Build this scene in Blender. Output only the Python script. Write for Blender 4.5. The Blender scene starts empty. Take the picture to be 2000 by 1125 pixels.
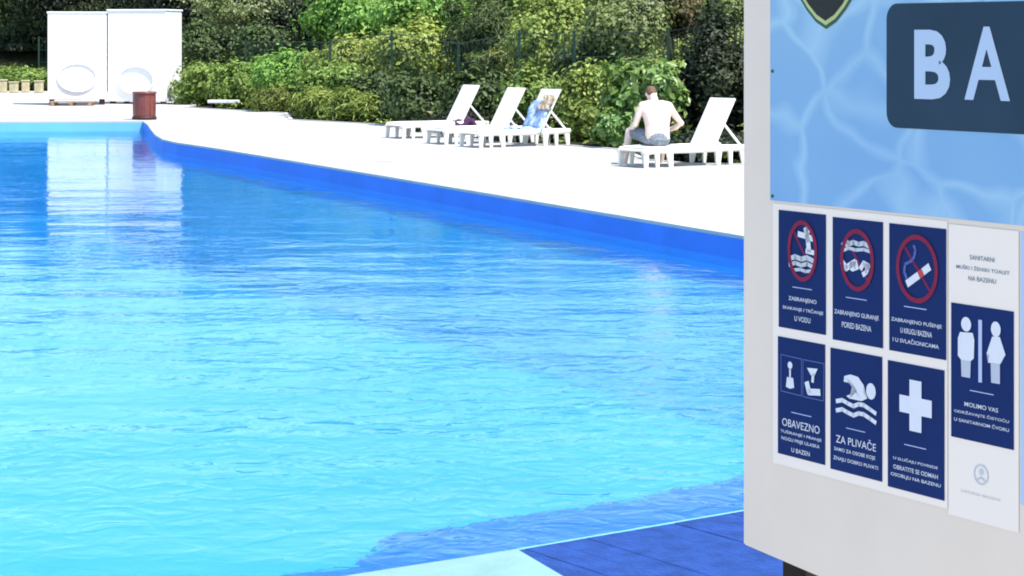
import bpy, bmesh, math, random
import numpy as np
from mathutils import Vector, Matrix

random.seed(7)
RNG = np.random.default_rng(11)
SC = bpy.context.scene
COL = SC.collection
R = math.radians

# ------------------------------------------------------------------ camera
FPX, HOR, EYE = 4200.0, 75.0, 1.90          # focal length and horizon in photo pixels, eye height
cam_d = bpy.data.cameras.new('camera')
cam_d.sensor_width = 36.0
cam_d.lens = FPX / 2000.0 * 36.0
cam_d.shift_y = -(562.5 - HOR) / 2000.0
cam_d.clip_start, cam_d.clip_end = 0.1, 3000.0
cam = bpy.data.objects.new('camera', cam_d)
cam.location = (0, 0, EYE)
cam.rotation_euler = (R(90), 0, 0)
COL.objects.link(cam)
SC.camera = cam

# ------------------------------------------------------------------ light
SUN = Vector((0.78 * math.cos(R(60)), -0.626 * math.cos(R(60)), math.sin(R(60)))).normalized()
world = bpy.data.worlds.new('World')
SC.world = world
world.use_nodes = True
wn = world.node_tree
wn.nodes.clear()
sky = wn.nodes.new('ShaderNodeTexSky')
sky.sky_type = 'NISHITA'
sky.sun_disc = False
sky.sun_elevation = math.asin(SUN.z)
sky.sun_rotation = math.atan2(SUN.x, SUN.y)
sky.air_density, sky.dust_density, sky.ozone_density = 1.0, 0.2, 2.0
bg = wn.nodes.new('ShaderNodeBackground')
bg.inputs['Strength'].default_value = 0.15
wo = wn.nodes.new('ShaderNodeOutputWorld')
wn.links.new(sky.outputs[0], bg.inputs[0])
wn.links.new(bg.outputs[0], wo.inputs[0])

sun_d = bpy.data.lights.new('sun', 'SUN')
sun_d.energy = 4.2
sun_d.angle = R(0.53)
sun_d.color = (1.0, 0.95, 0.87)
sun = bpy.data.objects.new('sun', sun_d)
sun.rotation_euler = (-SUN).to_track_quat('-Z', 'Y').to_euler()
COL.objects.link(sun)

SC.view_settings.view_transform = 'Standard'
SC.view_settings.look = 'None'
SC.view_settings.exposure = 1.05
SC.view_settings.gamma = 1.0
SC.view_settings.use_curve_mapping = False
SC.render.engine = 'CYCLES'
SC.cycles.use_denoising = True
SC.cycles.max_bounces = 14
SC.cycles.transmission_bounces = 10
SC.cycles.diffuse_bounces = 4
SC.cycles.glossy_bounces = 5
SC.cycles.caustics_refractive = True
SC.cycles.caustics_reflective = True
SC.cycles.sample_clamp_indirect = 6.0
SC.cycles.pixel_filter_type = 'BLACKMAN_HARRIS'
SC.cycles.filter_width = 1.9

# ------------------------------------------------------------------ helpers
def gp(px, py, z=0.0):
    """photo pixel -> point on the horizontal plane at height z"""
    Y = FPX * (EYE - z) / (py - HOR)
    return Vector(((px - 1000.0) / FPX * Y, Y, z))

def dp(px, py, Y):
    """photo pixel -> point at depth Y"""
    return Vector(((px - 1000.0) / FPX * Y, Y, EYE - (py - HOR) * Y / FPX))

def tag(o, label=None, cat=None, group=None, kind=None):
    if label: o['label'] = label
    if cat: o['category'] = cat
    if group: o['group'] = group
    if kind: o['kind'] = kind
    return o

def empty(name, loc=(0, 0, 0), rz=0.0):
    o = bpy.data.objects.new(name, None)
    o.location = loc
    o.rotation_euler = (0, 0, rz)
    o.empty_display_size = 0.2
    COL.objects.link(o)
    return o

def link(name, me, mat=None, parent=None, smooth=False):
    o = bpy.data.objects.new(name, me)
    COL.objects.link(o)
    if mat is not None:
        for m in (mat if isinstance(mat, (list, tuple)) else [mat]):
            me.materials.append(m)
    if parent is not None:
        o.parent = parent
    if smooth:
        for p in me.polygons: p.use_smooth = True
    return o

def from_bm(name, bm, mat=None, parent=None, smooth=False):
    me = bpy.data.meshes.new(name)
    bmesh.ops.recalc_face_normals(bm, faces=bm.faces[:])
    bm.to_mesh(me)
    bm.free()
    return link(name, me, mat, parent, smooth)

def pyd(name, v, f, mat=None, parent=None, smooth=False):
    me = bpy.data.meshes.new(name)
    me.from_pydata([tuple(p) for p in v], [], f)
    me.update()
    return link(name, me, mat, parent, smooth)

def b_box(bm, c, s, rot=None, bevel=0.0):
    m = Matrix.Translation(Vector(c))
    if rot is not None: m = m @ rot.to_4x4()
    r = bmesh.ops.create_cube(bm, size=1.0, matrix=m @ Matrix.Diagonal((s[0], s[1], s[2], 1)))
    if bevel > 0:
        es = list({e for v in r['verts'] for e in v.link_edges})
        bmesh.ops.bevel(bm, geom=es, offset=bevel, segments=2, affect='EDGES', profile=0.6)

def b_bar(bm, p0, p1, w0, d0, w1=None, d1=None, side=Vector((0, 1, 0))):
    """tapered rectangular bar from p0 to p1; w along 'side', d across"""
    p0, p1 = Vector(p0), Vector(p1)
    w1 = w0 if w1 is None else w1
    d1 = d0 if d1 is None else d1
    ax = (p1 - p0).normalized()
    s = (side - ax * side.dot(ax)).normalized()
    t = ax.cross(s)
    vs = []
    for p, w, d in ((p0, w0, d0), (p1, w1, d1)):
        for a, b in ((-1, -1), (1, -1), (1, 1), (-1, 1)):
            vs.append(bm.verts.new(p + s * a * w / 2 + t * b * d / 2))
    for q in ((3, 2, 1, 0), (4, 5, 6, 7), (0, 1, 5, 4), (1, 2, 6, 5), (2, 3, 7, 6), (3, 0, 4, 7)):
        bm.faces.new([vs[i] for i in q])

def b_tube(bm, pts, rad, n=8, flat=1.0):
    """lofted tube through pts with a radius per point (float or (rx, ry))"""
    pts = [Vector(p) for p in pts]
    rad = [r if isinstance(r, (tuple, list)) else (r, r) for r in (rad if isinstance(rad, (list, tuple)) and len(rad) == len(pts) else [rad] * len(pts))]
    rings = []
    for i, p in enumerate(pts):
        a = pts[max(i - 1, 0)]; b = pts[min(i + 1, len(pts) - 1)]
        ax = (b - a).normalized()
        ref = Vector((1, 0, 0)) if abs(ax.x) < 0.9 else Vector((0, 1, 0))
        s = (ref - ax * ref.dot(ax)).normalized()
        t = ax.cross(s)
        rings.append([bm.verts.new(p + s * rad[i][0] * math.cos(2 * math.pi * k / n) + t * rad[i][1] * math.sin(2 * math.pi * k / n)) for k in range(n)])
    for i in range(len(rings) - 1):
        for k in range(n):
            bm.faces.new((rings[i][k], rings[i][(k + 1) % n], rings[i + 1][(k + 1) % n], rings[i + 1][k]))
    bm.faces.new(rings[0][::-1]); bm.faces.new(rings[-1])

def b_ball(bm, c, r, u=12, v=8):
    r = r if isinstance(r, (tuple, list)) else (r, r, r)
    bmesh.ops.create_uvsphere(bm, u_segments=u, v_segments=v, radius=1.0,
                              matrix=Matrix.Translation(Vector(c)) @ Matrix.Diagonal((r[0], r[1], r[2], 1)))

def b_lathe(bm, prof, n=28):
    rings = []
    for r, z in prof:
        rings.append([bm.verts.new((r * math.cos(2 * math.pi * k / n), r * math.sin(2 * math.pi * k / n), z)) for k in range(n)])
    for i in range(len(rings) - 1):
        for k in range(n):
            bm.faces.new((rings[i][k], rings[i][(k + 1) % n], rings[i + 1][(k + 1) % n], rings[i + 1][k]))
    if prof[0][0] > 1e-5: bm.faces.new(rings[0][::-1])
    if prof[-1][0] > 1e-5: bm.faces.new(rings[-1])

# ------------------------------------------------------------------ materials
MATS = {}
def mat(name, col, rough=0.6, spec=0.35, noise=0.0, nscale=8.0, bump=0.0, bscale=60.0, metallic=0.0, col2=None, detail=6.0):
    if name in MATS: return MATS[name]
    m = bpy.data.materials.new(name); m.use_nodes = True
    nt = m.node_tree; bs = nt.nodes['Principled BSDF']
    bs.inputs['Base Color'].default_value = (*col, 1)
    bs.inputs['Roughness'].default_value = rough
    bs.inputs['Specular IOR Level'].default_value = spec
    bs.inputs['Metallic'].default_value = metallic
    tc = nt.nodes.new('ShaderNodeTexCoord')
    if noise > 0 or col2:
        n = nt.nodes.new('ShaderNodeTexNoise'); n.inputs['Scale'].default_value = nscale; n.inputs['Detail'].default_value = detail
        nt.links.new(tc.outputs['Object'], n.inputs['Vector'])
        rp = nt.nodes.new('ShaderNodeValToRGB')
        c2 = col2 if col2 else tuple(c * (1 - noise) for c in col)
        rp.color_ramp.elements[0].position = 0.32; rp.color_ramp.elements[1].position = 0.68
        rp.color_ramp.elements[0].color = (*c2, 1); rp.color_ramp.elements[1].color = (*col, 1)
        nt.links.new(n.outputs[0], rp.inputs[0]); nt.links.new(rp.outputs[0], bs.inputs['Base Color'])
    if bump > 0:
        n2 = nt.nodes.new('ShaderNodeTexNoise'); n2.inputs['Scale'].default_value = bscale; n2.inputs['Detail'].default_value = 5
        nt.links.new(tc.outputs['Object'], n2.inputs['Vector'])
        bp = nt.nodes.new('ShaderNodeBump'); bp.inputs['Strength'].default_value = bump; bp.inputs['Distance'].default_value = 0.02
        nt.links.new(n2.outputs[0], bp.inputs['Height']); nt.links.new(bp.outputs[0], bs.inputs['Normal'])
    MATS[name] = m
    return m

def leaf_mat(name, cols, rough=0.55):
    m = bpy.data.materials.new(name); m.use_nodes = True
    nt = m.node_tree; nt.nodes.clear()
    geo = nt.nodes.new('ShaderNodeNewGeometry')
    rp = nt.nodes.new('ShaderNodeValToRGB')
    els = rp.color_ramp.elements
    while len(els) < len(cols): els.new(0.5)
    for i, c in enumerate(cols):
        els[i].position = i / (len(cols) - 1); els[i].color = (*c, 1)
    nt.links.new(geo.outputs['Random Per Island'], rp.inputs[0])
    bs = nt.nodes.new('ShaderNodeBsdfPrincipled'); bs.inputs['Roughness'].default_value = rough
    bs.inputs['Specular IOR Level'].default_value = 0.35
    tr = nt.nodes.new('ShaderNodeBsdfTranslucent')
    mx = nt.nodes.new('ShaderNodeMixShader'); mx.inputs[0].default_value = 0.32
    out = nt.nodes.new('ShaderNodeOutputMaterial')
    ns = nt.nodes.new('ShaderNodeTexNoise'); ns.inputs['Scale'].default_value = 0.55; ns.inputs['Detail'].default_value = 3
    nt.links.new(geo.outputs['Position'], ns.inputs['Vector'])
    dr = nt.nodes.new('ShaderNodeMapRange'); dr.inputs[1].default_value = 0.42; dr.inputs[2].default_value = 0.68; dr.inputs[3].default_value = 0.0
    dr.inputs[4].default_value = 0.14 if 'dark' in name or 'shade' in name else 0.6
    nt.links.new(ns.outputs[0], dr.inputs[0])
    mc = nt.nodes.new('ShaderNodeMix'); mc.data_type = 'RGBA'
    nt.links.new(dr.outputs[0], mc.inputs[0]); nt.links.new(rp.outputs[0], mc.inputs[6]); mc.inputs[7].default_value = (0.20, 0.27, 0.055, 1)
    nt.links.new(mc.outputs[2], bs.inputs['Base Color']); nt.links.new(mc.outputs[2], tr.inputs['Color'])
    nt.links.new(bs.outputs[0], mx.inputs[1]); nt.links.new(tr.outputs[0], mx.inputs[2])
    nt.links.new(mx.outputs[0], out.inputs['Surface'])
    return m

LEAF = {
    'bright': leaf_mat('leaf_bright', [(0.101, 0.216, 0.032), (0.189, 0.380, 0.063), (0.304, 0.506, 0.113)]),
    'yellow': leaf_mat('leaf_yellow', [(0.177, 0.240, 0.037), (0.341, 0.418, 0.076), (0.506, 0.543, 0.164)]),
    'olive': leaf_mat('leaf_olive', [(0.114, 0.179, 0.032), (0.259, 0.341, 0.065), (0.454, 0.503, 0.145)]),
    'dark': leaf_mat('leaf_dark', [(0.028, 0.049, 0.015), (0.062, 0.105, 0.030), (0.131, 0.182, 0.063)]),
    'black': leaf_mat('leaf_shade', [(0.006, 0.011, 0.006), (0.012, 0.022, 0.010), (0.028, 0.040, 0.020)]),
    'grey': leaf_mat('leaf_grey', [(0.072, 0.104, 0.037), (0.175, 0.208, 0.088), (0.350, 0.374, 0.200)]),
    'mid': leaf_mat('leaf_mid', [(0.075, 0.143, 0.025), (0.180, 0.286, 0.052), (0.316, 0.429, 0.103)]),
    'laurel': leaf_mat('leaf_laurel', [(0.055, 0.138, 0.025), (0.124, 0.250, 0.050), (0.275, 0.400, 0.150)], 0.35),
    'rust': leaf_mat('leaf_rust', [(0.080, 0.040, 0.020), (0.128, 0.072, 0.032), (0.080, 0.088, 0.032)]),
    'dry': leaf_mat('leaf_dry', [(0.11, 0.13, 0.03), (0.21, 0.24, 0.06), (0.13, 0.19, 0.03)]),
}
M_bark = mat('bark', (0.16, 0.13, 0.10), 0.9, 0.1, 0.5, 6, 0.5, 30)
M_palebark = mat('pale_bark', (0.42, 0.38, 0.32), 0.85, 0.1, 0.4, 8, 0.4, 30)
def paving_mat():
    m = mat('paving', (0.47, 0.46, 0.435), 0.8, 0.2, 0.0, 0.9, 0.15, 40, col2=(0.41, 0.40, 0.375))
    nt = m.node_tree; bs = nt.nodes['Principled BSDF']
    src = bs.inputs['Base Color'].links[0].from_socket
    tc = nt.nodes.new('ShaderNodeTexCoord')
    mp = nt.nodes.new('ShaderNodeMapping'); mp.inputs['Rotation'].default_value = (0, 0, R(24)); mp.inputs['Scale'].default_value = (1, 1, 1)
    nt.links.new(tc.outputs['Object'], mp.inputs[0])
    bk = nt.nodes.new('ShaderNodeTexBrick'); bk.offset = 0.0
    for k, v_ in (('Scale', 1.0), ('Mortar Size', 0.012), ('Brick Width', 0.6), ('Row Height', 0.6), ('Mortar Smooth', 0.3), ('Bias', 0.0)): bk.inputs[k].default_value = v_
    bk.inputs['Color1'].default_value = (1, 1, 1, 1); bk.inputs['Color2'].default_value = (0.9, 0.9, 0.9, 1); bk.inputs['Mortar'].default_value = (0.62, 0.6, 0.56, 1)
    nt.links.new(mp.outputs[0], bk.inputs['Vector'])
    st = nt.nodes.new('ShaderNodeTexNoise'); st.inputs['Scale'].default_value = 0.35; st.inputs['Detail'].default_value = 7; st.inputs['Roughness'].default_value = 0.65
    nt.links.new(tc.outputs['Object'], st.inputs['Vector'])
    rp = nt.nodes.new('ShaderNodeValToRGB'); rp.color_ramp.elements[0].position = 0.30; rp.color_ramp.elements[0].color = (0.72, 0.70, 0.66, 1)
    rp.color_ramp.elements[1].position = 0.42; rp.color_ramp.elements[1].color = (1, 1, 1, 1)
    nt.links.new(st.outputs[0], rp.inputs[0])
    m1 = nt.nodes.new('ShaderNodeMix'); m1.data_type = 'RGBA'; m1.blend_type = 'MULTIPLY'; m1.inputs[0].default_value = 1.0
    m2 = nt.nodes.new('ShaderNodeMix'); m2.data_type = 'RGBA'; m2.blend_type = 'MULTIPLY'; m2.inputs[0].default_value = 1.0
    nt.links.new(src, m1.inputs[6]); nt.links.new(bk.outputs['Color'], m1.inputs[7])
    nt.links.new(m1.outputs[2], m2.inputs[6]); nt.links.new(rp.outputs[0], m2.inputs[7])
    nt.links.new(m2.outputs[2], bs.inputs['Base Color'])
    return m
M_deck = paving_mat()
M_coping = mat('coping', (0.46, 0.45, 0.43), 0.7, 0.3, 0.1, 3, 0.1, 40)
M_soil = mat('hill_soil', (0.035, 0.04, 0.018), 0.95, 0.05, 0.6, 1.5, 0.5, 12)
M_plastic = mat('white_plastic', (0.78, 0.77, 0.72), 0.4, 0.4, 0.06, 5)
M_cabin = mat('white_fibreglass', (0.78, 0.78, 0.77), 0.5, 0.4, 0.05, 3)
M_fence = mat('green_fence_metal', (0.012, 0.04, 0.022), 0.5, 0.4, 0.3, 10)
M_bin = mat('red_brown_metal', (0.20, 0.052, 0.04), 0.38, 0.5, 0.25, 9)
M_bindark = mat('bin_dark_metal', (0.05, 0.02, 0.018), 0.6, 0.3, 0.3, 9)
M_pallet = mat('pallet_wood', (0.36, 0.24, 0.17), 0.85, 0.1, 0.4, 12)
M_skin = mat('skin', (0.82, 0.62, 0.51), 0.5, 0.3, 0.12, 14)
M_hair = mat('hair', (0.17, 0.10, 0.06), 0.7, 0.2, 0.4, 60)
M_shorts = mat('grey_shorts_cloth', (0.24, 0.27, 0.31), 0.9, 0.1, 0.45, 30)
M_purple = mat('purple_cloth', (0.075, 0.035, 0.08), 0.95, 0.05, 0.3, 20)
M_blue = mat('blue_towel', (0.07, 0.16, 0.40), 0.95, 0.05, 0.0, 9, col2=(0.50, 0.60, 0.70))
M_tan = mat('tan_cloth', (0.52, 0.42, 0.30), 0.95, 0.05, 0.3, 18)

# ------------------------------------------------------------------ layout of the place
POOL = [gp(1448, 460), gp(1200, 418.6), gp(900, 368.5), gp(600, 318.5), gp(420, 289), gp(345, 278), gp(318, 272), gp(303, 263),
        gp(294, 252), gp(288, 243), gp(279, 236.5), gp(0, 237.2), Vector((-26.5, 47.6, 0)), Vector((-6.5, 3.1, 0)),
        gp(719, 1123), gp(1040, 1070), gp(1445, 1000), Vector((6.0, 12.3, 0))]
POOL = [Vector((p.x, p.y, 0)) for p in POOL]
EDGE = [(-60, 80), (-12.6, 77.5), (-9.4, 68), (-9.0, 59.1), (-5.8, 54.7), (-5.2, 50.2), (-2.75, 47.2),
        tuple(gp(795, 255)[:2]), tuple(gp(880, 267)[:2]), tuple(gp(985, 280)[:2]), tuple(gp(1110, 284.5)[:2]), tuple(gp(1205, 292)[:2]), tuple(gp(1256, 312)[:2]),
        tuple(gp(1340, 320)[:2]), tuple(gp(1470, 322)[:2]), (12, 24), (26, 6)]
EA = np.array(EDGE, float)

def edge_dist(x, y):
    """distance behind the back edge of the paving (negative on the paving)"""
    x = np.atleast_1d(np.asarray(x, float)); y = np.atleast_1d(np.asarray(y, float))
    best = np.full(x.shape, 1e9); sgn = np.ones(x.shape)
    for (ax, ay), (bx, by) in zip(EA[:-1], EA[1:]):
        dx, dy = bx - ax, by - ay
        t = np.clip(((x - ax) * dx + (y - ay) * dy) / (dx * dx + dy * dy), 0, 1)
        d = np.hypot(x - ax - t * dx, y - ay - t * dy)
        s = np.sign((x - ax) * -dy + (y - ay) * dx)
        s[s == 0] = 1
        m = d < best - 1e-9
        best = np.where(m, d, best); sgn = np.where(m, s, sgn)
    return best * sgn

def hill(x, y):
    x = np.atleast_1d(np.asarray(x, float)); y = np.atleast_1d(np.asarray(y, float))
    t = edge_dist(x, y)
    h = np.clip(t - 2.0, 0, 8) * 0.33 + np.clip(t - 10, 0, 25) * 0.12
    h = h + 0.10 * np.sin(x * 1.3 + y * 0.4) * np.clip(t / 4, 0, 1) * np.cos(y * 0.9)
    return np.where(t < 0, -0.05, h - 0.03 * (t < 2))

# terrain: one sheet to the horizon, cut out under the pool
def ticks(lo, hi, step, far):
    c = list(np.arange(lo, hi + 1e-6, step))
    a, b = c[0], c[-1]; k = step
    pre, post = [], []
    while a > -far: k *= 1.5; a -= k; pre.append(a)
    k = step
    while b < far: k *= 1.5; b += k; post.append(b)
    return np.array(pre[::-1] + c + post)
tx = ticks(-32, 26, 0.75, 900); ty = ticks(-4, 100, 0.75, 900)
gx, gy = np.meshgrid(tx, ty)
gz = hill(gx.ravel(), gy.ravel()).reshape(gx.shape)
gd = edge_dist(gx.ravel(), gy.ravel()).reshape(gx.shape)
nx_, ny_ = len(tx), len(ty)
verts = np.stack([gx.ravel(), gy.ravel(), gz.ravel()], 1)
faces = []
inside = (gd < -1.5) & (gx > -58) & (gy > -12)
for j in range(ny_ - 1):
    for i in range(nx_ - 1):
        if inside[j, i] and inside[j, i + 1] and inside[j + 1, i] and inside[j + 1, i + 1]: continue
        faces.append((j * nx_ + i, j * nx_ + i + 1, (j + 1) * nx_ + i + 1, (j + 1) * nx_ + i))
tag(pyd('ground', verts, faces, M_soil, smooth=True), kind='structure')

# paving with the pool cut out of it
bm = bmesh.new()
def loop(pts, z):
    vs = [bm.verts.new((p[0], p[1], z)) for p in pts]
    return [bm.edges.new((vs[i], vs[(i + 1) % len(vs)])) for i in range(len(vs))]
outer = EDGE + [(26, -14), (-60, -14)]
es = loop(outer, 0.0) + loop(POOL, 0.0)
bmesh.ops.triangle_fill(bm, use_beauty=True, use_dissolve=False, edges=es)
for f in bm.faces:
    if f.normal.z < 0: f.normal_flip()
me = bpy.data.meshes.new('paving'); bm.to_mesh(me); bm.free()
tag(link('paving', me, M_deck), kind='structure')
# kerb along the back of the paving (front face to the planting is hidden, gives the sheet its edge)
bm = bmesh.new()
for (ax, ay), (bx, by) in zip(EDGE[2:-2], EDGE[3:-1]):
    d = Vector((bx - ax, by - ay, 0)).normalized(); n = Vector((-d.y, d.x, 0))
    b_bar(bm, Vector((ax, ay, -0.03)) + n * 0.04, Vector((bx, by, -0.03)) + n * 0.04, 0.10, 0.09, side=n)
tag(from_bm('paving_kerb', bm, M_coping), kind='structure')

# pool shell
def water_floor(p):                    # depth grows away from the near edge
    k = max(0.0, min(1.0, (p.y - 7.0) / 30.0))
    return -1.45 - 0.7 * k
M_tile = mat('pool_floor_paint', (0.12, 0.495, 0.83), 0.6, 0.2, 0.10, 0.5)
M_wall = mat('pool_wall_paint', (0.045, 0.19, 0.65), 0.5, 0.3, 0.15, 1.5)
n = len(POOL)
v = [(p.x, p.y, z if z is not None else water_floor(p)) for z in (-0.001, -0.035, -0.33, None) for p in POOL]
M_farwall = mat('pool_end_wall_blue', (0.17, 0.47, 0.66), 0.5, 0.3, 0.12, 1.5)  # far end wall above the water, paler blue than the side walls
f, mi = [], []
for i in range(n):
    j = (i + 1) % n
    for k in range(3):
        f.append((k * n + i, k * n + j, (k + 1) * n + j, (k + 1) * n + i))
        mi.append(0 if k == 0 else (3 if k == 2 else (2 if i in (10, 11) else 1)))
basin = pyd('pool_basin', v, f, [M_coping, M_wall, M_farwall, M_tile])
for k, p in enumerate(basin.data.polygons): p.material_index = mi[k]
tag(basin, kind='structure')
bm = bmesh.new()
vs = [bm.verts.new((p.x, p.y, water_floor(p))) for p in POOL]
es = [bm.edges.new((vs[i], vs[(i + 1) % n])) for i in range(n)]
bmesh.ops.triangle_fill(bm, use_beauty=True, edges=es)
for fc in bm.faces:
    if fc.normal.z < 0: fc.normal_flip()
me = bpy.data.meshes.new('pool_floor'); bm.to_mesh(me); bm.free()
tag(link('pool_floor', me, M_tile), kind='structure')

# dark blue band laid over the floor along the near side
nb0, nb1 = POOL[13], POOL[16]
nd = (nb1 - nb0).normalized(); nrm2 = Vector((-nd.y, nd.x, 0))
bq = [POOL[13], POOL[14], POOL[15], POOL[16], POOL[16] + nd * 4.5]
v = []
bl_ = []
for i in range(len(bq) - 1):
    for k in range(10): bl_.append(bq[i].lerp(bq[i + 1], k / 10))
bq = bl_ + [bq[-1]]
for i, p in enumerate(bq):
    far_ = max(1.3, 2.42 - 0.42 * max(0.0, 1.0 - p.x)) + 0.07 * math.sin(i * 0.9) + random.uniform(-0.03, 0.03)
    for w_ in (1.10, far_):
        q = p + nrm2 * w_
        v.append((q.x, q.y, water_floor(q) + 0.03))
tag(pyd('floor_band', v, [(2 * i, 2 * i + 2, 2 * i + 3, 2 * i + 1) for i in range(len(bq) - 1)], mat('floor_band_blue', (0.012, 0.07, 0.48), 0.6, 0.2, 0.2, 1.0)), kind='structure')

# water: closed body with a rippled surface
WZ = -0.23
M_water = bpy.data.materials.new('water'); M_water.use_nodes = True
nt = M_water.node_tree; nt.nodes.clear()
tc = nt.nodes.new('ShaderNodeTexCoord')
def wave(scale, sx, sy, detail, rot=0.0, dist=0.0, rough=0.5):
    mp = nt.nodes.new('ShaderNodeMapping'); mp.inputs['Scale'].default_value = (sx, sy, 1); mp.inputs['Rotation'].default_value = (0, 0, rot)
    ns = nt.nodes.new('ShaderNodeTexNoise'); ns.inputs['Scale'].default_value = scale; ns.inputs['Detail'].default_value = detail
    ns.inputs['Distortion'].default_value = dist; ns.inputs['Roughness'].default_value = rough
    nt.links.new(tc.outputs['Object'], mp.inputs[0]); nt.links.new(mp.outputs[0], ns.inputs['Vector'])
    return ns.outputs[0]
def bump(h, strength, dist, prev=None):
    b = nt.nodes.new('ShaderNodeBump'); b.inputs['Strength'].default_value = strength; b.inputs['Distance'].default_value = dist
    nt.links.new(h, b.inputs['Height'])
    if prev is not None: nt.links.new(prev, b.inputs['Normal'])
    return b.outputs[0]
# the chop dies away from the near edge and lies in patches
sp = nt.nodes.new('ShaderNodeSeparateXYZ'); nt.links.new(tc.outputs['Object'], sp.inputs[0])
def chop(near, far, y0=9.0, y1=26.0):
    m_ = nt.nodes.new('ShaderNodeMapRange'); m_.interpolation_type = 'SMOOTHSTEP'
    m_.inputs[1].default_value = y0; m_.inputs[2].default_value = y1; m_.inputs[3].default_value = near; m_.inputs[4].default_value = far
    nt.links.new(sp.outputs['Y'], m_.inputs[0])
    return m_.outputs[0]
def times(a_, b_):
    m_ = nt.nodes.new('ShaderNodeMath'); m_.operation = 'MULTIPLY'
    nt.links.new(a_, m_.inputs[0]); nt.links.new(b_, m_.inputs[1])
    return m_.outputs[0]
pt = nt.nodes.new('ShaderNodeMapRange'); pt.inputs[1].default_value = 0.35; pt.inputs[2].default_value = 0.65; pt.inputs[3].default_value = 0.45; pt.inputs[4].default_value = 1.35
nt.links.new(wave(0.22, 0.8, 1.0, 2.0, R(30)), pt.inputs[0])
nrm = bump(times(wave(0.85, 0.6, 1.2, 2.0, R(12)), chop(1.5, 0.75)), 1.0, 0.022)
nrm = bump(times(times(wave(4.4, 1.0, 1.05, 2.5, R(-24), 1.0), chop(1.9, 0.60, 8.0, 24.0)), pt.outputs[0]), 1.0, 0.0072, nrm)
nrm = bump(times(times(wave(12.0, 0.8, 1.2, 2.0, R(25), 0.4), chop(1.6, 0.4)), pt.outputs[0]), 1.0, 0.0010, nrm)
gl = nt.nodes.new('ShaderNodeBsdfGlass'); gl.inputs['IOR'].default_value = 1.333; gl.inputs['Roughness'].default_value = 0.02
gl.inputs['Color'].default_value = (0.97, 0.99, 1, 1)
nt.links.new(nrm, gl.inputs['Normal'])
va = nt.nodes.new('ShaderNodeVolumeAbsorption'); va.inputs['Color'].default_value = (0.30, 0.90, 0.98, 1); va.inputs['Density'].default_value = 0.38
out = nt.nodes.new('ShaderNodeOutputMaterial')
tp = nt.nodes.new('ShaderNodeBsdfTransparent'); tp.inputs['Color'].default_value = (0.97, 0.99, 1, 1)
mxw = nt.nodes.new('ShaderNodeMixShader'); mxw.inputs[0].default_value = 0.28
nt.links.new(gl.outputs[0], mxw.inputs[1]); nt.links.new(tp.outputs[0], mxw.inputs[2])
nt.links.new(mxw.outputs[0], out.inputs['Surface']); nt.links.new(va.outputs[0], out.inputs['Volume'])
cen = sum(POOL, Vector()) / n
bm = bmesh.new()
ring = [cen + (p - cen) * 1.001 for p in POOL]
vt = [bm.verts.new((p.x, p.y, WZ)) for p in ring]
et = [bm.edges.new((vt[i], vt[(i + 1) % n])) for i in range(n)]
r = bmesh.ops.triangle_fill(bm, use_beauty=True, edges=et)
top_faces = [g for g in r['geom'] if isinstance(g, bmesh.types.BMFace)]
ex = bmesh.ops.extrude_face_region(bm, geom=top_faces)
for g in ex['geom']:
    if isinstance(g, bmesh.types.BMVert): g.co.z = -3.2
bmesh.ops.recalc_face_normals(bm, faces=bm.faces[:])
me = bpy.data.meshes.new('pool_water'); bm.to_mesh(me); bm.free()
tag(link('pool_water', me, M_water), kind='structure')

# ------------------------------------------------------------------ blue boarded landing at the near edge
e0, e1 = gp(1040, 1070), gp(1445, 1000)
ed = (e1 - e0).normalized(); en = Vector((ed.y, -ed.x, 0))            # en points away from the water
M_dock = mat('blue_deck_board', (0.015, 0.058, 0.255), 0.6, 0.2, 0.45, 9, 0.5, 50, col2=(0.008, 0.034, 0.165))
M_dockedge = mat('pale_blue_edge', (0.16, 0.42, 0.58), 0.5, 0.35, 0.2, 8)
dock = empty('boarded_landing', e0)
tag(dock, kind='structure')
plank_dir = (en * 0.93 + ed * -0.02).normalized()
bw = 0.145
o_ = e0
k = 0
for i in range(-1, 30):
    bm = bmesh.new()
    a = ed * (i * bw + 0.02)
    jit = random.uniform(-0.004, 0.004)
    p0 = a + en * 0.024; p1 = a + en * (2.9 + random.uniform(-0.02, 0.02))
    b_bar(bm, p0 + Vector((0, 0, -0.010 + jit * 0.3)), p1 + Vector((0, 0, -0.010 + jit * 0.3)), bw - 0.0025, 0.036, side=ed)
    from_bm('deck_board', bm, M_dock, dock)
bm = bmesh.new()
b_bar(bm, ed * -0.1 + en * 0.012 + Vector((0, 0, -0.010)), ed * 4.3 + en * 0.012 + Vector((0, 0, -0.010)), 0.018, 0.036, side=en)
from_bm('edge_strip', bm, M_dockedge, dock)

# pale slab lying on the pool edge
z_s = 0.055
c0, c1, c2 = gp(719, 1124, z_s), gp(1028, 1076, z_s), gp(1112, 1125, z_s)
u = (c0 - c1); w = (c2 - c1)
u = u.normalized() * 1.5; w = w.normalized() * 1.1
M_slab = mat('pale_slab', (0.20, 0.35, 0.335), 0.75, 0.25, 0.16, 6, 0.2, 60)
c1 = c1 - en * 0.05 - ed * 0.0
slab = empty('poolside_slab', (c1.x, c1.y, 0))
tag(slab, 'pale smooth slab laid on the pool edge beside the blue boards', 'slab')
bm = bmesh.new()
quad = [Vector((0, 0, 0)), Vector((u.x, u.y, 0)), Vector((u.x + w.x, u.y + w.y, 0)), Vector((w.x, w.y, 0))]
lo = [bm.verts.new((q.x, q.y, 0.004)) for q in quad]; hi = [bm.verts.new((q.x, q.y, z_s)) for q in quad]
bm.faces.new(lo[::-1]); bm.faces.new(hi)
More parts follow.
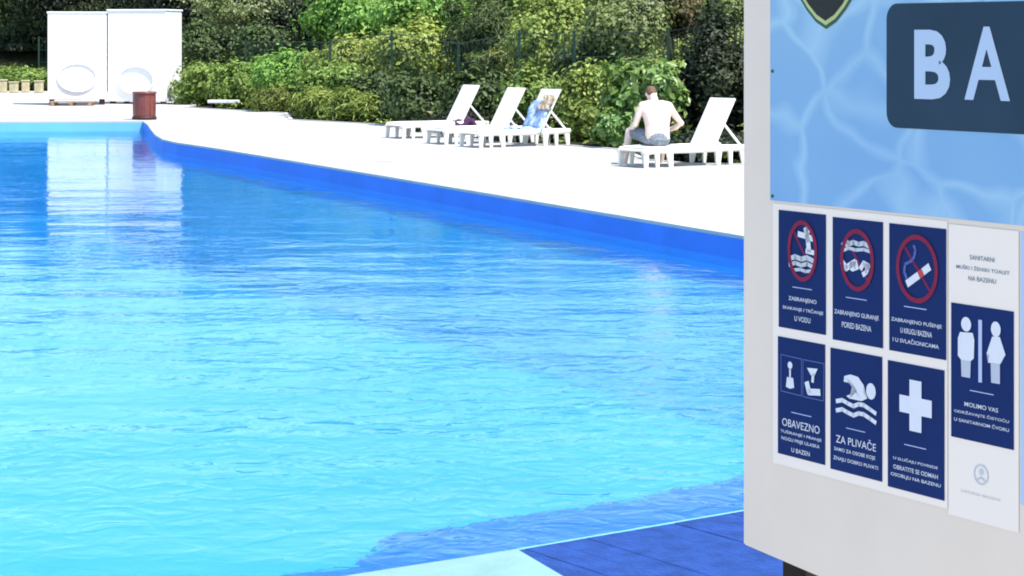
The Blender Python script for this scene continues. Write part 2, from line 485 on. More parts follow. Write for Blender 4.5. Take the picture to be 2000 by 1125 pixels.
for i in range(4): bm.faces.new((lo[i], lo[(i + 1) % 4], hi[(i + 1) % 4], hi[i]))
bmesh.ops.bevel(bm, geom=bm.edges[:], offset=0.008, segments=2, affect='EDGES')
from_bm('slab_body', bm, M_slab, slab)

# ------------------------------------------------------------------ notice board
VPX = -2620.0
BD = Vector((-VPX, -FPX, 0)).normalized()                      # along the board, towards the right and the viewer
BY0 = FPX / 795.0
BP = Vector((520.0 / FPX * BY0, BY0, 0))                       # a point of the board's face
def bs_z(px, py):
    k = (px - 1000.0) / FPX                                    # X = k*Y
    # BP + BD*s : X = k*Y
    s = (k * BP.y - BP.x) / (BD.x - k * BD.y)
    Y = BP.y + BD.y * s
    return s, EYE - (py - HOR) * Y / FPX
S0 = bs_z(1451, 500)[0]
S1 = bs_z(2140, 500)[0]
base = BP + BD * S0
board = empty('notice_board', (base.x, base.y, 0), math.atan2(BD.y, BD.x))
tag(board, 'tall white pool notice board with a blue banner and navy rule posters', 'notice board')
def L(px, py):
    s, z = bs_z(px, py)
    return (s - S0, z)
def flat(name, polys, m, layer, parent):
    """flat print: list of (s,z) polygons on the board's face"""
    bm = bmesh.new()
    for pg in polys:
        bm.faces.new([bm.verts.new((a, -0.0012 * layer, b)) for a, b in pg])
    bmesh.ops.triangulate(bm, faces=[f for f in bm.faces if len(f.verts) > 4])
    for f in bm.faces:
        f.normal_update()
        if f.normal.y > 0: f.normal_flip()
    me = bpy.data.meshes.new(name); bm.to_mesh(me); bm.free()
    return link(name, me, m, parent)
def rect(l, b, r_, t): return [(l, b), (r_, b), (r_, t), (l, t)]
def rrect(l, b, r_, t, rad, n=8):
    out = []
    for cx, cz, a0 in ((r_ - rad, b + rad, -90), (r_ - rad, t - rad, 0), (l + rad, t - rad, 90), (l + rad, b + rad, 180)):
        for k in range(n + 1):
            a = R(a0 + 90 * k / n); out.append((cx + rad * math.cos(a), cz + rad * math.sin(a)))
    return out
def px_poly(pts): return [L(*p) for p in pts]

M_board = mat('board_white', (0.81, 0.675, 0.555), 0.6, 0.15, 0.05, 4)
M_paper = mat('poster_paper', (0.90, 0.775, 0.67), 0.6, 0.15, 0.03, 3)
M_navy = mat('poster_navy', (0.008, 0.026, 0.125), 0.6, 0.10, 0.2, 3)
M_ink = mat('poster_white_ink', (0.72, 0.72, 0.76), 0.5, 0.3, 0.03, 30)
M_inklav = mat('poster_lavender_ink', (0.46, 0.52, 0.76), 0.5, 0.3, 0.05, 30)
M_inkdim = mat('poster_dim_ink', (0.09, 0.12, 0.38), 0.5, 0.3, 0.05, 30)
M_inkgrey = mat('poster_grey_ink', (0.20, 0.25, 0.32), 0.5, 0.3, 0.05, 30)
M_inkpale = mat('poster_pale_grey_ink', (0.55, 0.57, 0.61), 0.5, 0.3, 0.05, 30)
M_legink = mat('poster_silver_ink', (0.50, 0.52, 0.60), 0.5, 0.3, 0.05, 30)
M_red = mat('poster_red', (0.24, 0.022, 0.06), 0.6, 0.1, 0.15, 20)
M_redbright = mat('poster_red_bright', (0.55, 0.06, 0.06), 0.5, 0.3, 0.1, 20)
M_plate = mat('name_plate_slate', (0.026, 0.055, 0.090), 0.6, 0.12, 0.25, 3)
M_letter = mat('letter_pale_blue', (0.44, 0.55, 0.70), 0.5, 0.3, 0.04, 10)
M_crestblack = mat('crest_black', (0.008, 0.009, 0.008), 0.5, 0.3)
M_crestyellow = mat('crest_yellow', (0.50, 0.55, 0.22), 0.5, 0.3, 0.1, 20)
M_crestgreen = mat('crest_green', (0.035, 0.10, 0.06), 0.5, 0.3, 0.1, 20)
M_sidestrip = mat('pale_blue_sheet', (0.40, 0.58, 0.80), 0.5, 0.3, 0.05, 3)
M_post = mat('dark_post_wood', (0.028, 0.020, 0.017), 0.8, 0.2, 0.4, 12)

# printed picture of rippling pool water
M_banner = bpy.data.materials.new('banner_print'); M_banner.use_nodes = True
nt = M_banner.node_tree; bs = nt.nodes['Principled BSDF']; bs.inputs['Roughness'].default_value = 0.45
bs.inputs['Specular IOR Level'].default_value = 0.3
tc = nt.nodes.new('ShaderNodeTexCoord')
mp = nt.nodes.new('ShaderNodeMapping'); mp.inputs['Scale'].default_value = (0.8, 0.0, 1.0); mp.inputs['Location'].default_value = (0.35, 0, 0.22)
nt.links.new(tc.outputs['Object'], mp.inputs[0])
nz = nt.nodes.new('ShaderNodeTexNoise'); nz.inputs['Scale'].default_value = 3.5; nz.inputs['Detail'].default_value = 2
nt.links.new(mp.outputs[0], nz.inputs['Vector'])
va_ = nt.nodes.new('ShaderNodeVectorMath'); va_.operation = 'MULTIPLY_ADD'; va_.inputs[1].default_value = (0.30, 0.0, 0.30)
nt.links.new(nz.outputs['Color'], va_.inputs[0]); nt.links.new(mp.outputs[0], va_.inputs[2])
vo = nt.nodes.new('ShaderNodeTexVoronoi'); vo.feature = 'DISTANCE_TO_EDGE'; vo.inputs['Scale'].default_value = 5.2
nt.links.new(va_.outputs[0], vo.inputs['Vector'])
r1 = nt.nodes.new('ShaderNodeValToRGB')
r1.color_ramp.elements[0].position = 0.0; r1.color_ramp.elements[0].color = (0.62, 0.62, 0.62, 1)
r1.color_ramp.elements[1].position = 0.11; r1.color_ramp.elements[1].color = (0, 0, 0, 1)
nt.links.new(vo.outputs['Distance'], r1.inputs[0])
nb = nt.nodes.new('ShaderNodeTexNoise'); nb.inputs['Scale'].default_value = 2.4; nb.inputs['Detail'].default_value = 3
nt.links.new(mp.outputs[0], nb.inputs['Vector'])
mm = nt.nodes.new('ShaderNodeMath'); mm.operation = 'MULTIPLY'
nt.links.new(r1.outputs[0], mm.inputs[0]); nt.links.new(nb.outputs[0], mm.inputs[1])
r2 = nt.nodes.new('ShaderNodeValToRGB')
r2.color_ramp.elements[0].position = 0.3; r2.color_ramp.elements[0].color = (0.175, 0.36, 0.62, 1)
r2.color_ramp.elements[1].position = 0.7; r2.color_ramp.elements[1].color = (0.22, 0.42, 0.63, 1)
nt.links.new(nb.outputs[0], r2.inputs[0])
# the printed picture is paler towards its top
sx = nt.nodes.new('ShaderNodeSeparateXYZ'); nt.links.new(tc.outputs['Object'], sx.inputs[0])
mr = nt.nodes.new('ShaderNodeMapRange'); mr.inputs[1].default_value = 1.45; mr.inputs[2].default_value = 2.05; mr.inputs[3].default_value = 0.0; mr.inputs[4].default_value = 0.55
nt.links.new(sx.outputs['Z'], mr.inputs[0])
mxg = nt.nodes.new('ShaderNodeMix'); mxg.data_type = 'RGBA'
nt.links.new(mr.outputs[0], mxg.inputs[0]); nt.links.new(r2.outputs[0], mxg.inputs[6]); mxg.inputs[7].default_value = (0.27, 0.45, 0.58, 1)
mx = nt.nodes.new('ShaderNodeMix'); mx.data_type = 'RGBA'
nt.links.new(mm.outputs[0], mx.inputs[0]); nt.links.new(mxg.outputs[2], mx.inputs[6]); mx.inputs[7].default_value = (0.55, 0.76, 0.80, 1)
nt.links.new(mx.outputs[2], bs.inputs['Base Color'])

# panel
PT = 2.42
bl = L(1447, 1062); br = L(1580, 1119)
slope = (br[1] - bl[1]) / (br[0] - bl[0])
Wd = S1 - S0
bm = bmesh.new()
pts = [(0, bl[1]), (Wd, bl[1] + slope * Wd), (Wd, PT), (0, PT)]
fr = [bm.verts.new((a, 0, b)) for a, b in pts]; bk = [bm.verts.new((a, 0.035, b)) for a, b in pts]
bm.faces.new(fr); bm.faces.new(bk[::-1])
for i in range(4): bm.faces.new((fr[i], fr[(i + 1) % 4], bk[(i + 1) % 4], bk[i]))
bmesh.ops.bevel(bm, geom=bm.edges[:], offset=0.004, segments=2, affect='EDGES')
from_bm('panel', bm, M_board, board)
# posts and rails behind the panel
for sx_, nm in ((L(1505, 1110)[0] + 0.045, 'post'), (Wd - 0.10, 'post')):
    bm = bmesh.new()
    b_box(bm, (sx_, 0.075, PT / 2 - 0.05), (0.09, 0.075, PT - 0.1 + 0.0), None, 0.004)
    p_ = from_bm(nm, bm, M_post, board)
    bm = bmesh.new(); b_box(bm, (sx_, 0.075, 0.006), (0.18, 0.18, 0.012), None, 0.003)
    from_bm('base_plate', bm, M_post, p_)
# printed banner
bz = L(1505, 391)[1]
l_ = L(1505, 391)[0]
flat('banner', [rect(l_, bz, Wd - 0.004, PT - 0.02)], M_banner, 1, board)
# fixing screws on the banner
for q in ((1510, 139), (1510, 383)):
    bm = bmesh.new(); a, b = L(*q)
    bmesh.ops.create_cone(bm, cap_ends=True, segments=10, radius1=0.0045, radius2=0.003, depth=0.004,
                          matrix=Matrix.Translation((a, -0.003, b)) @ Matrix.Rotation(R(90), 4, 'X'))
    from_bm('screw', bm, M_crestgreen, board)
# crest
def shield(dx, dz, scale):
    c = L(1615, -60)
    half = [(0, 57), (20, 43), (38, 20), (50, 0), (56, -24), (58, -60), (58, -140), (30, -134), (0, -146)]
    pts = [(1615 + x, y) for x, y in half] + [(1615 - x, y) for x, y in half[-2:0:-1]]
    o = px_poly(pts)
    return [(c[0] + (a - c[0]) * scale, c[1] + (b - c[1]) * scale) for a, b in o]
crest = flat('crest', [shield(0, 0, 1.0)], M_crestgreen, 2, board)
flat('crest_border', [shield(0, 0, 0.935)], M_crestyellow, 3, crest)
flat('crest_field', [shield(0, 0, 0.86)], M_crestblack, 4, crest)
# name plate and its letters
pl = L(1733, 130)[0]; pb = L(1760, 250)[1]; pt_ = L(1750, 7)[1]
plate = flat('name_plate', [rrect(pl, pb, Wd - 0.03, pt_, 0.035)], M_plate, 2, board)

def text_flat(name, body, l, r_, zc, h, m, layer, parent, bold=0.0):
    cu = bpy.data.curves.new(name, 'FONT'); cu.body = body; cu.size = 1.0; cu.offset = bold; cu.resolution_u = 4
    to = bpy.data.objects.new('tmp_text', cu); COL.objects.link(to)
    dg = bpy.context.evaluated_depsgraph_get(); dg.update()
    me0 = bpy.data.meshes.new_from_object(to.evaluated_get(dg))
    co = np.empty(len(me0.vertices) * 3); me0.vertices.foreach_get('co', co); co = co.reshape(-1, 3)
    lo_, hi_ = co.min(0), co.max(0)
    x = l + (co[:, 0] - lo_[0]) / (hi_[0] - lo_[0]) * (r_ - l)
    z = zc - h / 2 + (co[:, 1] - lo_[1]) / (hi_[1] - lo_[1]) * h
    me0.vertices.foreach_set('co', np.stack([x, np.full_like(x, -0.0012 * layer), z], 1).ravel())
    me0.update()
    bpy.data.objects.remove(to, do_unlink=True); bpy.data.curves.remove(cu)
    me0.name = name; me0.materials.clear()
    return link(name, me0, m, parent)
def text_px(body, xl, yl, xr, yr, h, m, parent, layer=3, bold=0.02, name='text_line'):
    a, b = L(xl, yl), L(xr, yr)
    Yd = BP.y + BD.y * (S0 + (a[0] + b[0]) / 2)
    return text_flat(name, body, a[0], b[0], (a[1] + b[1]) / 2, h * Yd / FPX, m, layer, parent, bold)
text_px('B', 1788, 126, 1858, 126, 136, M_letter, plate, 3, 0.035, 'letter')
text_px('A', 1886, 124, 1975, 124, 144, M_letter, plate, 3, 0.02, 'letter')

# posters
sheet_l, sheet_r = L(1511, 500)[0], L(1852, 500)[0]
flat('poster_sheet', [rect(sheet_l, L(1517, 905)[1], sheet_r, L(1523, 398)[1])], M_paper, 1.5, board)
wl, wr = L(1853.5, 700)[0], L(1991, 700)[0]
flat('poster_sheet', [rect(wl, L(1988, 1040)[1], wr, L(1862, 438)[1])], M_paper, 1.5, board)
flat('side_sheet', [rect(L(1995, 700)[0], L(1996, 985)[1], Wd - 0.02, L(1996, 452)[1])], M_sidestrip, 1.5, board)
def tile(c):                                                   # c: tl, tr, bl, br pixel corners
    q = [L(*p) for p in c]
    l, r_ = (q[0][0] + q[2][0]) / 2, (q[1][0] + q[3][0]) / 2
    t, b = (q[0][1] + q[1][1]) / 2, (q[2][1] + q[3][1]) / 2
    return l, b, r_, t
def poster(c, label):
    t = tile(c)
    o = flat('poster', [rect(*t)], M_navy, 2.5, board)
    o['label'] = label
    return o
def stroke(pts, w):
    """list of quads along a polyline given in local (s,z) metres"""
    out = []
    for (a, b), (c, d) in zip(pts[:-1], pts[1:]):
        dx, dz = c - a, d - b; ln = math.hypot(dx, dz) or 1e-6
        nx, nz_ = -dz / ln * w / 2, dx / ln * w / 2
        ex_, ez_ = dx / ln * w * 0.25, dz / ln * w * 0.25
        out.append([(a - ex_ + nx, b - ez_ + nz_), (a - ex_ - nx, b - ez_ - nz_), (c + ex_ - nx, d + ez_ - nz_), (c + ex_ + nx, d + ez_ + nz_)])
    return out
def disc(cx, cz, r_, n=20, rz=None):
    rz = rz or r_
    return [(cx + r_ * math.cos(2 * math.pi * k / n), cz + rz * math.sin(2 * math.pi * k / n)) for k in range(n)]
def ring_polys(cx, cz, ro, ri, zo=None, zi=None, n=36):
    zo = zo or ro; zi = zi or ri
    o = disc(cx, cz, ro, n, zo); i = disc(cx, cz, ri, n, zi)
    return [[o[k], o[(k + 1) % n], i[(k + 1) % n], i[k]] for k in range(n)]
def ban_ring(px, py, wpx, hpx, parent):
    c = L(px, py)
    rx_ = (L(px + wpx / 2, py)[0] - L(px - wpx / 2, py)[0]) / 2
    rz_ = abs(L(px, py + hpx / 2)[1] - L(px, py - hpx / 2)[1]) / 2
    t = 0.011
    polys = ring_polys(c[0], c[1], rx_, rx_ - t, rz_, rz_ - t)
    o = flat('ban_ring', polys, M_red, 4.5, parent)
    k = 0.70
    flat('ban_slash', stroke([(c[0] - rx_ * k, c[1] + rz_ * k), (c[0] + rx_ * k, c[1] - rz_ * k)], 0.006), M_red, 3.2, parent)
    return c, rx_, rz_

# 1 no diving
p1 = poster([(1523, 409), (1616, 420), (1522, 637), (1614, 655)], 'navy poster with a diver under a red ban ring')
ban_ring(1570, 490, 58, 120, p1)
flat('icon', stroke(px_poly([(1577, 447), (1581, 470), (1583, 490)]), 0.016) + stroke(px_poly([(1563, 457), (1580, 462), (1589, 466)]), 0.014)
     + stroke(px_poly([(1578, 490), (1594, 494)]), 0.012) + [disc(*L(1580, 449), 0.010)], M_ink, 4, p1)
flat('icon', stroke(px_poly([(1545, 505), (1556, 501), (1568, 506), (1579, 503), (1592, 510)]), 0.012)
     + stroke(px_poly([(1545, 517), (1556, 513), (1568, 518), (1579, 515), (1592, 522)]), 0.010)
     + stroke(px_poly([(1552, 527), (1566, 526), (1576, 530), (1588, 529)]), 0.008), M_inkpale, 4, p1)
text_px('\u2014\u2014\u2014', 1550, 560, 1588, 566, 1.6, M_inklav, p1, name='rule')
text_px('ZABRANJENO', 1542.5, 582, 1597, 592, 10, M_ink, p1, bold=0.006)
text_px('SKAKANJE I TRČANJE', 1531, 597, 1610, 614, 10, M_ink, p1, bold=0.006)
text_px('U VODU', 1554, 621, 1585, 627, 10, M_ink, p1, bold=0.006)
# 2 no pushing
p2 = poster([(1628, 423), (1727, 434.5), (1628, 661), (1726, 682)], 'navy poster with two rows of swimmers under a red ban ring')
ban_ring(1677, 508, 66, 122, p2)
flat('icon', stroke(px_poly([(1649, 478), (1655, 471), (1662, 476), (1670, 473), (1680, 477), (1690, 475), (1703, 483)]), 0.011)
     + stroke(px_poly([(1650, 489), (1660, 484), (1674, 488), (1690, 487), (1701, 491)]), 0.008) + [disc(*L(1657, 475), 0.009)], M_inkpale, 4, p2)
flat('icon', stroke(px_poly([(1648, 512), (1656, 523), (1666, 516), (1673, 512), (1676, 524)]), 0.015)
     + stroke(px_poly([(1684, 524), (1690, 514), (1699, 519), (1695, 531), (1689, 536)]), 0.012) + [disc(*L(1668, 520), 0.012), disc(*L(1697, 520), 0.009)], M_ink, 4, p2)
text_px('\u2014\u2014\u2014', 1654, 580.6, 1695, 586, 1.6, M_inklav, p2, name='rule')
text_px('ZABRANJENO GURANJE', 1632, 607, 1718.5, 624.6, 11, M_ink, p2, bold=0.006)
text_px('PORED BAZENA', 1646.6, 632, 1704, 643.7, 11, M_ink, p2, bold=0.006)
# 3 no smoking
p3 = poster([(1738, 436), (1851, 447), (1739, 683), (1849, 704)], 'navy poster with a cigarette under a red ban ring')
ban_ring(1794, 525, 82, 134, p3)
flat('icon', stroke(px_poly([(1776, 553), (1799, 536)]), 0.017) + stroke(px_poly([(1804, 532), (1817, 522)]), 0.017), M_ink, 4, p3)
flat('icon', stroke(px_poly([(1799.5, 535.6), (1803.5, 532.4)]), 0.017), M_redbright, 4.2, p3)
flat('smoke', stroke(px_poly([(1774, 544), (1769, 530), (1771, 516), (1778, 512), (1785, 508), (1789, 500), (1791, 488), (1788, 480)]), 0.007), M_inkdim, 4, p3)
text_px('\u2014\u2014\u2014', 1768, 597, 1812, 605.5, 1.8, M_inklav, p3, name='rule')
text_px('ZABRANJENO PUŠENJE', 1743, 621.7, 1841.6, 639, 11, M_ink, p3, bold=0.006)
text_px('U KRUGU BAZENA', 1761, 643.7, 1822.6, 655, 10.5, M_ink, p3, bold=0.006)
text_px('I U SVLAČIONICAMA', 1746, 660, 1836, 677, 10.5, M_ink, p3, bold=0.006)
# 4 showers and foot bath
p4 = poster([(1523, 655), (1615, 675), (1519, 884), (1612, 908)], 'navy poster with bottle and foot symbols in two boxes')
for q in ([(1528, 692), (1568, 701), (1568, 773), (1528, 763)], [(1571, 702), (1612, 710), (1611, 783), (1571, 774)]):
    pg = px_poly(q); flat('icon_frame', stroke(pg + [pg[0]], 0.0022), M_inkdim, 3.5, p4)
flat('icon', [px_poly([(1540, 736), (1552, 738), (1554, 757), (1546, 759), (1538, 755)])] + stroke(px_poly([(1546, 722), (1546, 738)]), 0.006) + [disc(*L(1546, 713), 0.009)], M_ink, 4, p4)
flat('icon', [px_poly([(1579, 718), (1600, 720), (1594, 733), (1587, 733)])] + stroke(px_poly([(1591, 731), (1590, 745)]), 0.009)
     + stroke(px_poly([(1579, 748), (1583, 765), (1603, 766)]), 0.016), M_ink, 4, p4)
text_px('\u2014\u2014\u2014', 1548, 803, 1587, 815.6, 1.6, M_inklav, p4, name='rule')
text_px('OBAVEZNO', 1530, 822.7, 1603, 840.5, 15, M_ink, p4, bold=0.0)
text_px('TUŠIRANJE I PRANJE', 1526.7, 840, 1606.7, 861, 8.5, M_ink, p4, bold=0.006)
text_px('NOGU PRIJE ULASKA', 1528.5, 855, 1603, 874, 8.5, M_ink, p4, bold=0.006)
text_px('U BAZEN', 1548, 878, 1583.6, 887, 8.5, M_ink, p4, bold=0.006)
# 5 swimmers
p5 = poster([(1624.5, 679), (1726, 697), (1622.7, 913.4), (1724, 942)], 'navy poster with a white crawl swimmer over waves')
flat('icon', [px_poly([(1652, 734), (1664, 731), (1679, 736), (1690, 752), (1690, 768), (1697, 778), (1686, 783), (1662, 778), (1656, 773), (1677, 764), (1668, 749), (1651, 745)])]
     + [disc(*L(1704, 764), 0.0165, 20, 0.019)], M_ink, 4, p5)
for dy in (0, 18):
    w_ = [(1637, 783 + dy), (1648, 781 + dy), (1658, 787 + dy), (1670, 793 + dy), (1680, 789 + dy), (1690, 791 + dy), (1702, 799 + dy), (1713, 807 + dy)]
    flat('icon', stroke(px_poly(w_), 0.010), M_ink, 4, p5)
text_px('\u2014\u2014\u2014', 1654.7, 834.4, 1692, 845, 1.6, M_inklav, p5, name='rule')
text_px('ZA PLIVAČE', 1635, 853, 1713, 872.5, 20, M_ink, p5, bold=0.0)
text_px('SAMO ZA OSOBE KOJE', 1631.6, 875, 1711.6, 897, 9, M_ink, p5, bold=0.006)
text_px('ZNAJU DOBRO PLIVATI', 1630, 892, 1717, 917, 9, M_ink, p5, bold=0.006)
# 6 first aid
p6 = poster([(1736.5, 703.6), (1848, 723), (1735, 947), (1845, 980)], 'navy poster with a large white cross')
cx, cz = L(1791, 793)
hx = (L(1823, 793)[0] - L(1760, 793)[0]) / 2; ax_ = hx * 0.37
hz = abs(L(1791, 743)[1] - L(1791, 843)[1]) / 2
flat('icon', [[(cx - ax_, cz - hz), (cx + ax_, cz - hz), (cx + ax_, cz + hz), (cx - ax_, cz + hz)],
              [(cx - hx, cz - ax_), (cx - ax_, cz - ax_), (cx - ax_, cz + ax_), (cx - hx, cz + ax_)],
              [(cx + ax_, cz - ax_), (cx + hx, cz - ax_), (cx + hx, cz + ax_), (cx + ax_, cz + ax_)]], M_ink, 4, p6)
text_px('\u2014\u2014\u2014', 1768.5, 865, 1811, 879.6, 1.8, M_inklav, p6, name='rule')
text_px('U SLUČAJU POVREDE', 1747, 892, 1834, 915, 8.5, M_ink, p6, bold=0.006)
text_px('OBRATITE SE ODMAH', 1747, 909, 1834, 933, 8.5, M_ink, p6, bold=0.006)
text_px('OSOBLJU NA BAZENU', 1742, 924, 1839.6, 951, 8.5, M_ink, p6, bold=0.006)
# 7 toilets
p7 = poster([(1862, 591), (1984, 608.5), (1857, 849), (1980, 881)], 'navy poster with man and woman symbols')
flat('icon', [disc(*L(1890, 633), 0.0155, 18, 0.016)] + [px_poly([(1878, 648), (1903, 650), (1906, 664), (1905, 700), (1899, 705), (1880, 702), (1874, 694), (1874, 660)])], M_ink, 4, p7)
flat('icon', [px_poly([(1880, 702), (1899, 705), (1898, 738), (1881, 735)])], M_legink, 4, p7)
flat('icon', [disc(*L(1948, 643), 0.0145, 18, 0.017)] + [px_poly([(1941, 657), (1956, 658), (1967, 693), (1963, 698), (1957, 711), (1933, 708), (1936, 694), (1930, 690)])], M_ink, 4, p7)
flat('icon', [px_poly([(1938, 709), (1956, 711), (1956, 750), (1939, 747)])], M_legink, 4, p7)
flat('divider', [px_poly([(1914, 624), (1921, 625), (1921, 747), (1914, 746)])], M_inklav, 4, p7)
text_px('\u2014\u2014\u2014', 1896.5, 762, 1943, 771, 1.8, M_inklav, p7, name='rule')
text_px('MOLIMO VAS', 1886, 787, 1951.6, 803, 8.5, M_ink, p7, bold=0.006)
text_px('ODRŽAVAJTE ČISTOĆU', 1866, 799, 1973, 826, 8.5, M_ink, p7, bold=0.006)
text_px('U SANITARNOM ČVORU', 1866, 815, 1973, 841, 8.5, M_ink, p7, bold=0.006)
# grey print on the white paper round the toilet poster
text_px('SANITARNI', 1896, 503, 1944, 507, 9, M_inkgrey, board, 2.5, 0.01)
text_px('MUŠKI I ŽENSKI TOALET', 1869.5, 518, 1973.6, 534, 9, M_inkgrey, board, 2.5, 0.01)
text_px('NA BAZENU', 1893, 543, 1947, 550, 9, M_inkgrey, board, 2.5, 0.01)
c = L(1918, 927)
flat('printed_logo', ring_polys(c[0], c[1], 0.0225, 0.019) + [disc(c[0], c[1] + 0.006, 0.007, 12)] + stroke([(c[0] - 0.011, c[1] - 0.012), (c[0], c[1] - 0.006), (c[0] + 0.011, c[1] - 0.012)], 0.004), M_inkpale, 2.5, board)
text_px('OPĆINA BAZENI', 1879, 956, 1955, 977, 7, M_inkpale, board, 2.5, 0.0)

# ------------------------------------------------------------------ sun loungers
def make_lounger():
    t = empty('sun_lounger')
    W, Ln, H = 0.66, 1.92, 0.27
    hinge, bl_, ang = 1.33, 0.83, R(61)
    for s in (-1, 1):                                          # side rails
        y = s * (W / 2 - 0.025)
        bm = bmesh.new()
        b_tube(bm, [(0.0, y, H - 0.06), (0.04, y, H - 0.025), (0.3, y, H - 0.015), (0.9, y, H - 0.02), (1.5, y, H - 0.015), (Ln, y, H - 0.02)],
               [(0.032, 0.055)] * 6, 10)
        from_bm('side_rail', bm, M_plastic, t, True)
        for x0, x1, wt, wb_ in ((0.05, 0.04, 0.09, 0.055), (0.25, 0.25, 0.08, 0.045), (0.48, 0.50, 0.12, 0.06), (1.40, 1.38, 0.12, 0.06), (1.62, 1.62, 0.08, 0.045), (1.85, 1.87, 0.10, 0.055)):
            bm = bmesh.new()
            b_bar(bm, (x0, y, H - 0.03), (x1, y + s * 0.015, 0.0), 0.04, wt, 0.036, wb_)
            from_bm('leg', bm, M_plastic, t)
    bm = bmesh.new()                                           # bed: slightly dished panel with a raised foot end
    xs = [0.0, 0.12, 0.35, 0.6, 0.9, 1.15, hinge + 0.02]
    zs = [0.245, 0.272, 0.278, 0.272, 0.268, 0.268, 0.268]
    for i in range(len(xs) - 1):
        b_bar(bm, (xs[i] + 0.008, 0, zs[i]), (xs[i + 1] - 0.008, 0, zs[i + 1]), W - 0.09, 0.022)
    from_bm('bed', bm, M_plastic, t)
    bm = bmesh.new()
    for x in np.arange(0.1, 1.3, 0.1):
        b_bar(bm, (x, -W / 2 + 0.03, 0.285), (x, W / 2 - 0.03, 0.285), 0.07, 0.012, side=Vector((1, 0, 0)))
    from_bm('bed_slats', bm, M_plastic, t)['kind'] = 'stuff'
    # backrest
    d = Vector((math.cos(ang), 0, math.sin(ang))); nn = Vector((-math.sin(ang), 0, math.cos(ang)))
    h0 = Vector((hinge, 0, H))
    bm = bmesh.new()
    b_bar(bm, h0, h0 + d * bl_, W - 0.05, 0.03)
    bmesh.ops.bevel(bm, geom=bm.edges[:], offset=0.010, segments=2, affect='EDGES')
    back = from_bm('backrest', bm, M_plastic, t)
    for s in (-1, 1):
        bm = bmesh.new()
        y = s * (W / 2 - 0.07)
        p = h0 + d * 0.40 - nn * 0.02; p.y = y
        b_bar(bm, p, (1.86, y, H + 0.01), 0.028, 0.035)
        from_bm('strut', bm, M_plastic, t)
    bm = bmesh.new()
    b_bar(bm, (Ln - 0.03, -W / 2 + 0.03, H - 0.03), (Ln - 0.03, W / 2 - 0.03, H - 0.03), 0.06, 0.06, side=Vector((1, 0, 0)))
    from_bm('cross_bar', bm, M_plastic, t)
    return t

def copy_tree(o, parent=None):
    c = o.copy(); COL.objects.link(c); c.parent = parent
    if parent is not None: c.matrix_parent_inverse = o.matrix_parent_inverse
    for ch in list(o.children): copy_tree(ch, c)
    return c

lounger = make_lounger()
# near foot corner of each lounger on the paving, and its turn
SPOTS = [((1258, 329.0), 33, 'white plastic sun lounger the bare-backed man sits on'),
         ((936, 289.5), 33, 'white plastic sun lounger with a blue towel on its raised backrest'),
         ((868, 283.0), 32, 'white plastic sun lounger with nothing on its raised backrest, middle of three'),
         ((785, 271.5), 32, 'white plastic sun lounger with a purple cloth over its rail, farthest')]
LG = []
for i, (pp, a, lab) in enumerate(SPOTS):
    o = lounger if i == 0 else copy_tree(lounger)
    p = gp(*pp); a = R(a)
    q = p + Vector((-math.sin(a), math.cos(a), 0)) * 0.33       # centre line of the foot end
    o.location = (q.x, q.y, 0); o.rotation_euler = (0, 0, a)
    tag(o, lab, 'sun lounger', 'sun loungers beside the pool')
    LG.append((Vector((q.x, q.y, 0)), a))

def on_lounger(i, x, y, z):
    q, a = LG[i]
    return q + Vector((x * math.cos(a) - y * math.sin(a), x * math.sin(a) + y * math.cos(a), z))

# cloth helper: grid of points given as a function of (u, v), thickened
def cloth(name, fn, nu, nv, m, th=0.012, parent=None):
    v, f = [], []
    for i in range(nu + 1):
        for j in range(nv + 1):
            v.append(fn(i / nu, j / nv))
    for i in range(nu):
        for j in range(nv):
            a = i * (nv + 1) + j
            f.append((a, a + 1, a + nv + 2, a + nv + 1))
    o = pyd(name, v, f, m, parent, True)
    md = o.modifiers.new('thickness', 'SOLIDIFY'); md.thickness = th; md.offset = 1.0
    return o

ang = R(61)
def blue_fn(u, v):
    # runs from the bed up over the lower backrest; v across the width
    y = -0.34 + 0.60 * v + 0.03 * math.sin(u * 9)
    wob = 0.018 * math.sin(u * 14 + v * 6) + 0.02 * math.sin(v * 13 + u * 4)
    s = -0.42 + 0.98 * u
    if s < 0: x, z = 1.30 + s, 0.305 + wob
    else: x, z = 1.30 + s * math.cos(ang) - 0.03 * math.sin(ang), 0.295 + s * math.sin(ang) + 0.02 * math.cos(ang)
    if s >= 0: x -= abs(wob) + 0.012
    drop = max(0, -0.27 - y)
    return on_lounger(1, x, y, z - drop * 1.2)
tag(cloth('blue_towel', blue_fn, 22, 14, M_blue), 'rumpled blue towel draped over a sun lounger backrest', 'towel')
def tan_fn(u, v):
    s = 0.36 + 0.30 * u
    y = -0.36 + 0.30 * v + 0.04 * math.sin(u * 7)
    wob = 0.03 * abs(math.sin(u * 9 + v * 7)) + 0.012 * math.sin(v * 16)
    x, z = 1.30 + s * math.cos(ang) - (0.075 + wob) * math.sin(ang), 0.28 + s * math.sin(ang) + (0.075 + wob) * math.cos(ang)
    if y < -0.30:
        x += 0.05
    return on_lounger(1, x, y, z)
tag(cloth('tan_garment', tan_fn, 14, 10, M_tan), 'tan garment hung over the blue towel on a backrest', 'garment')
def purple_fn(u, v):
    x = 1.16 + 0.46 * u
    y = -0.37 + 0.22 * v
    wob = 0.02 * math.sin(u * 11 + v * 5) + 0.015 * math.sin(v * 17)
    z = 0.305 + wob + 0.10 * math.exp(-((u - 0.72) / 0.22) ** 2)
    if v < 0.25: z -= (0.25 - v) * 0.75; y = -0.372
    return on_lounger(3, x, y, z)
tag(cloth('purple_cloth', purple_fn, 18, 12, M_purple), 'crumpled dark purple cloth over the rail of the farthest lounger', 'cloth')

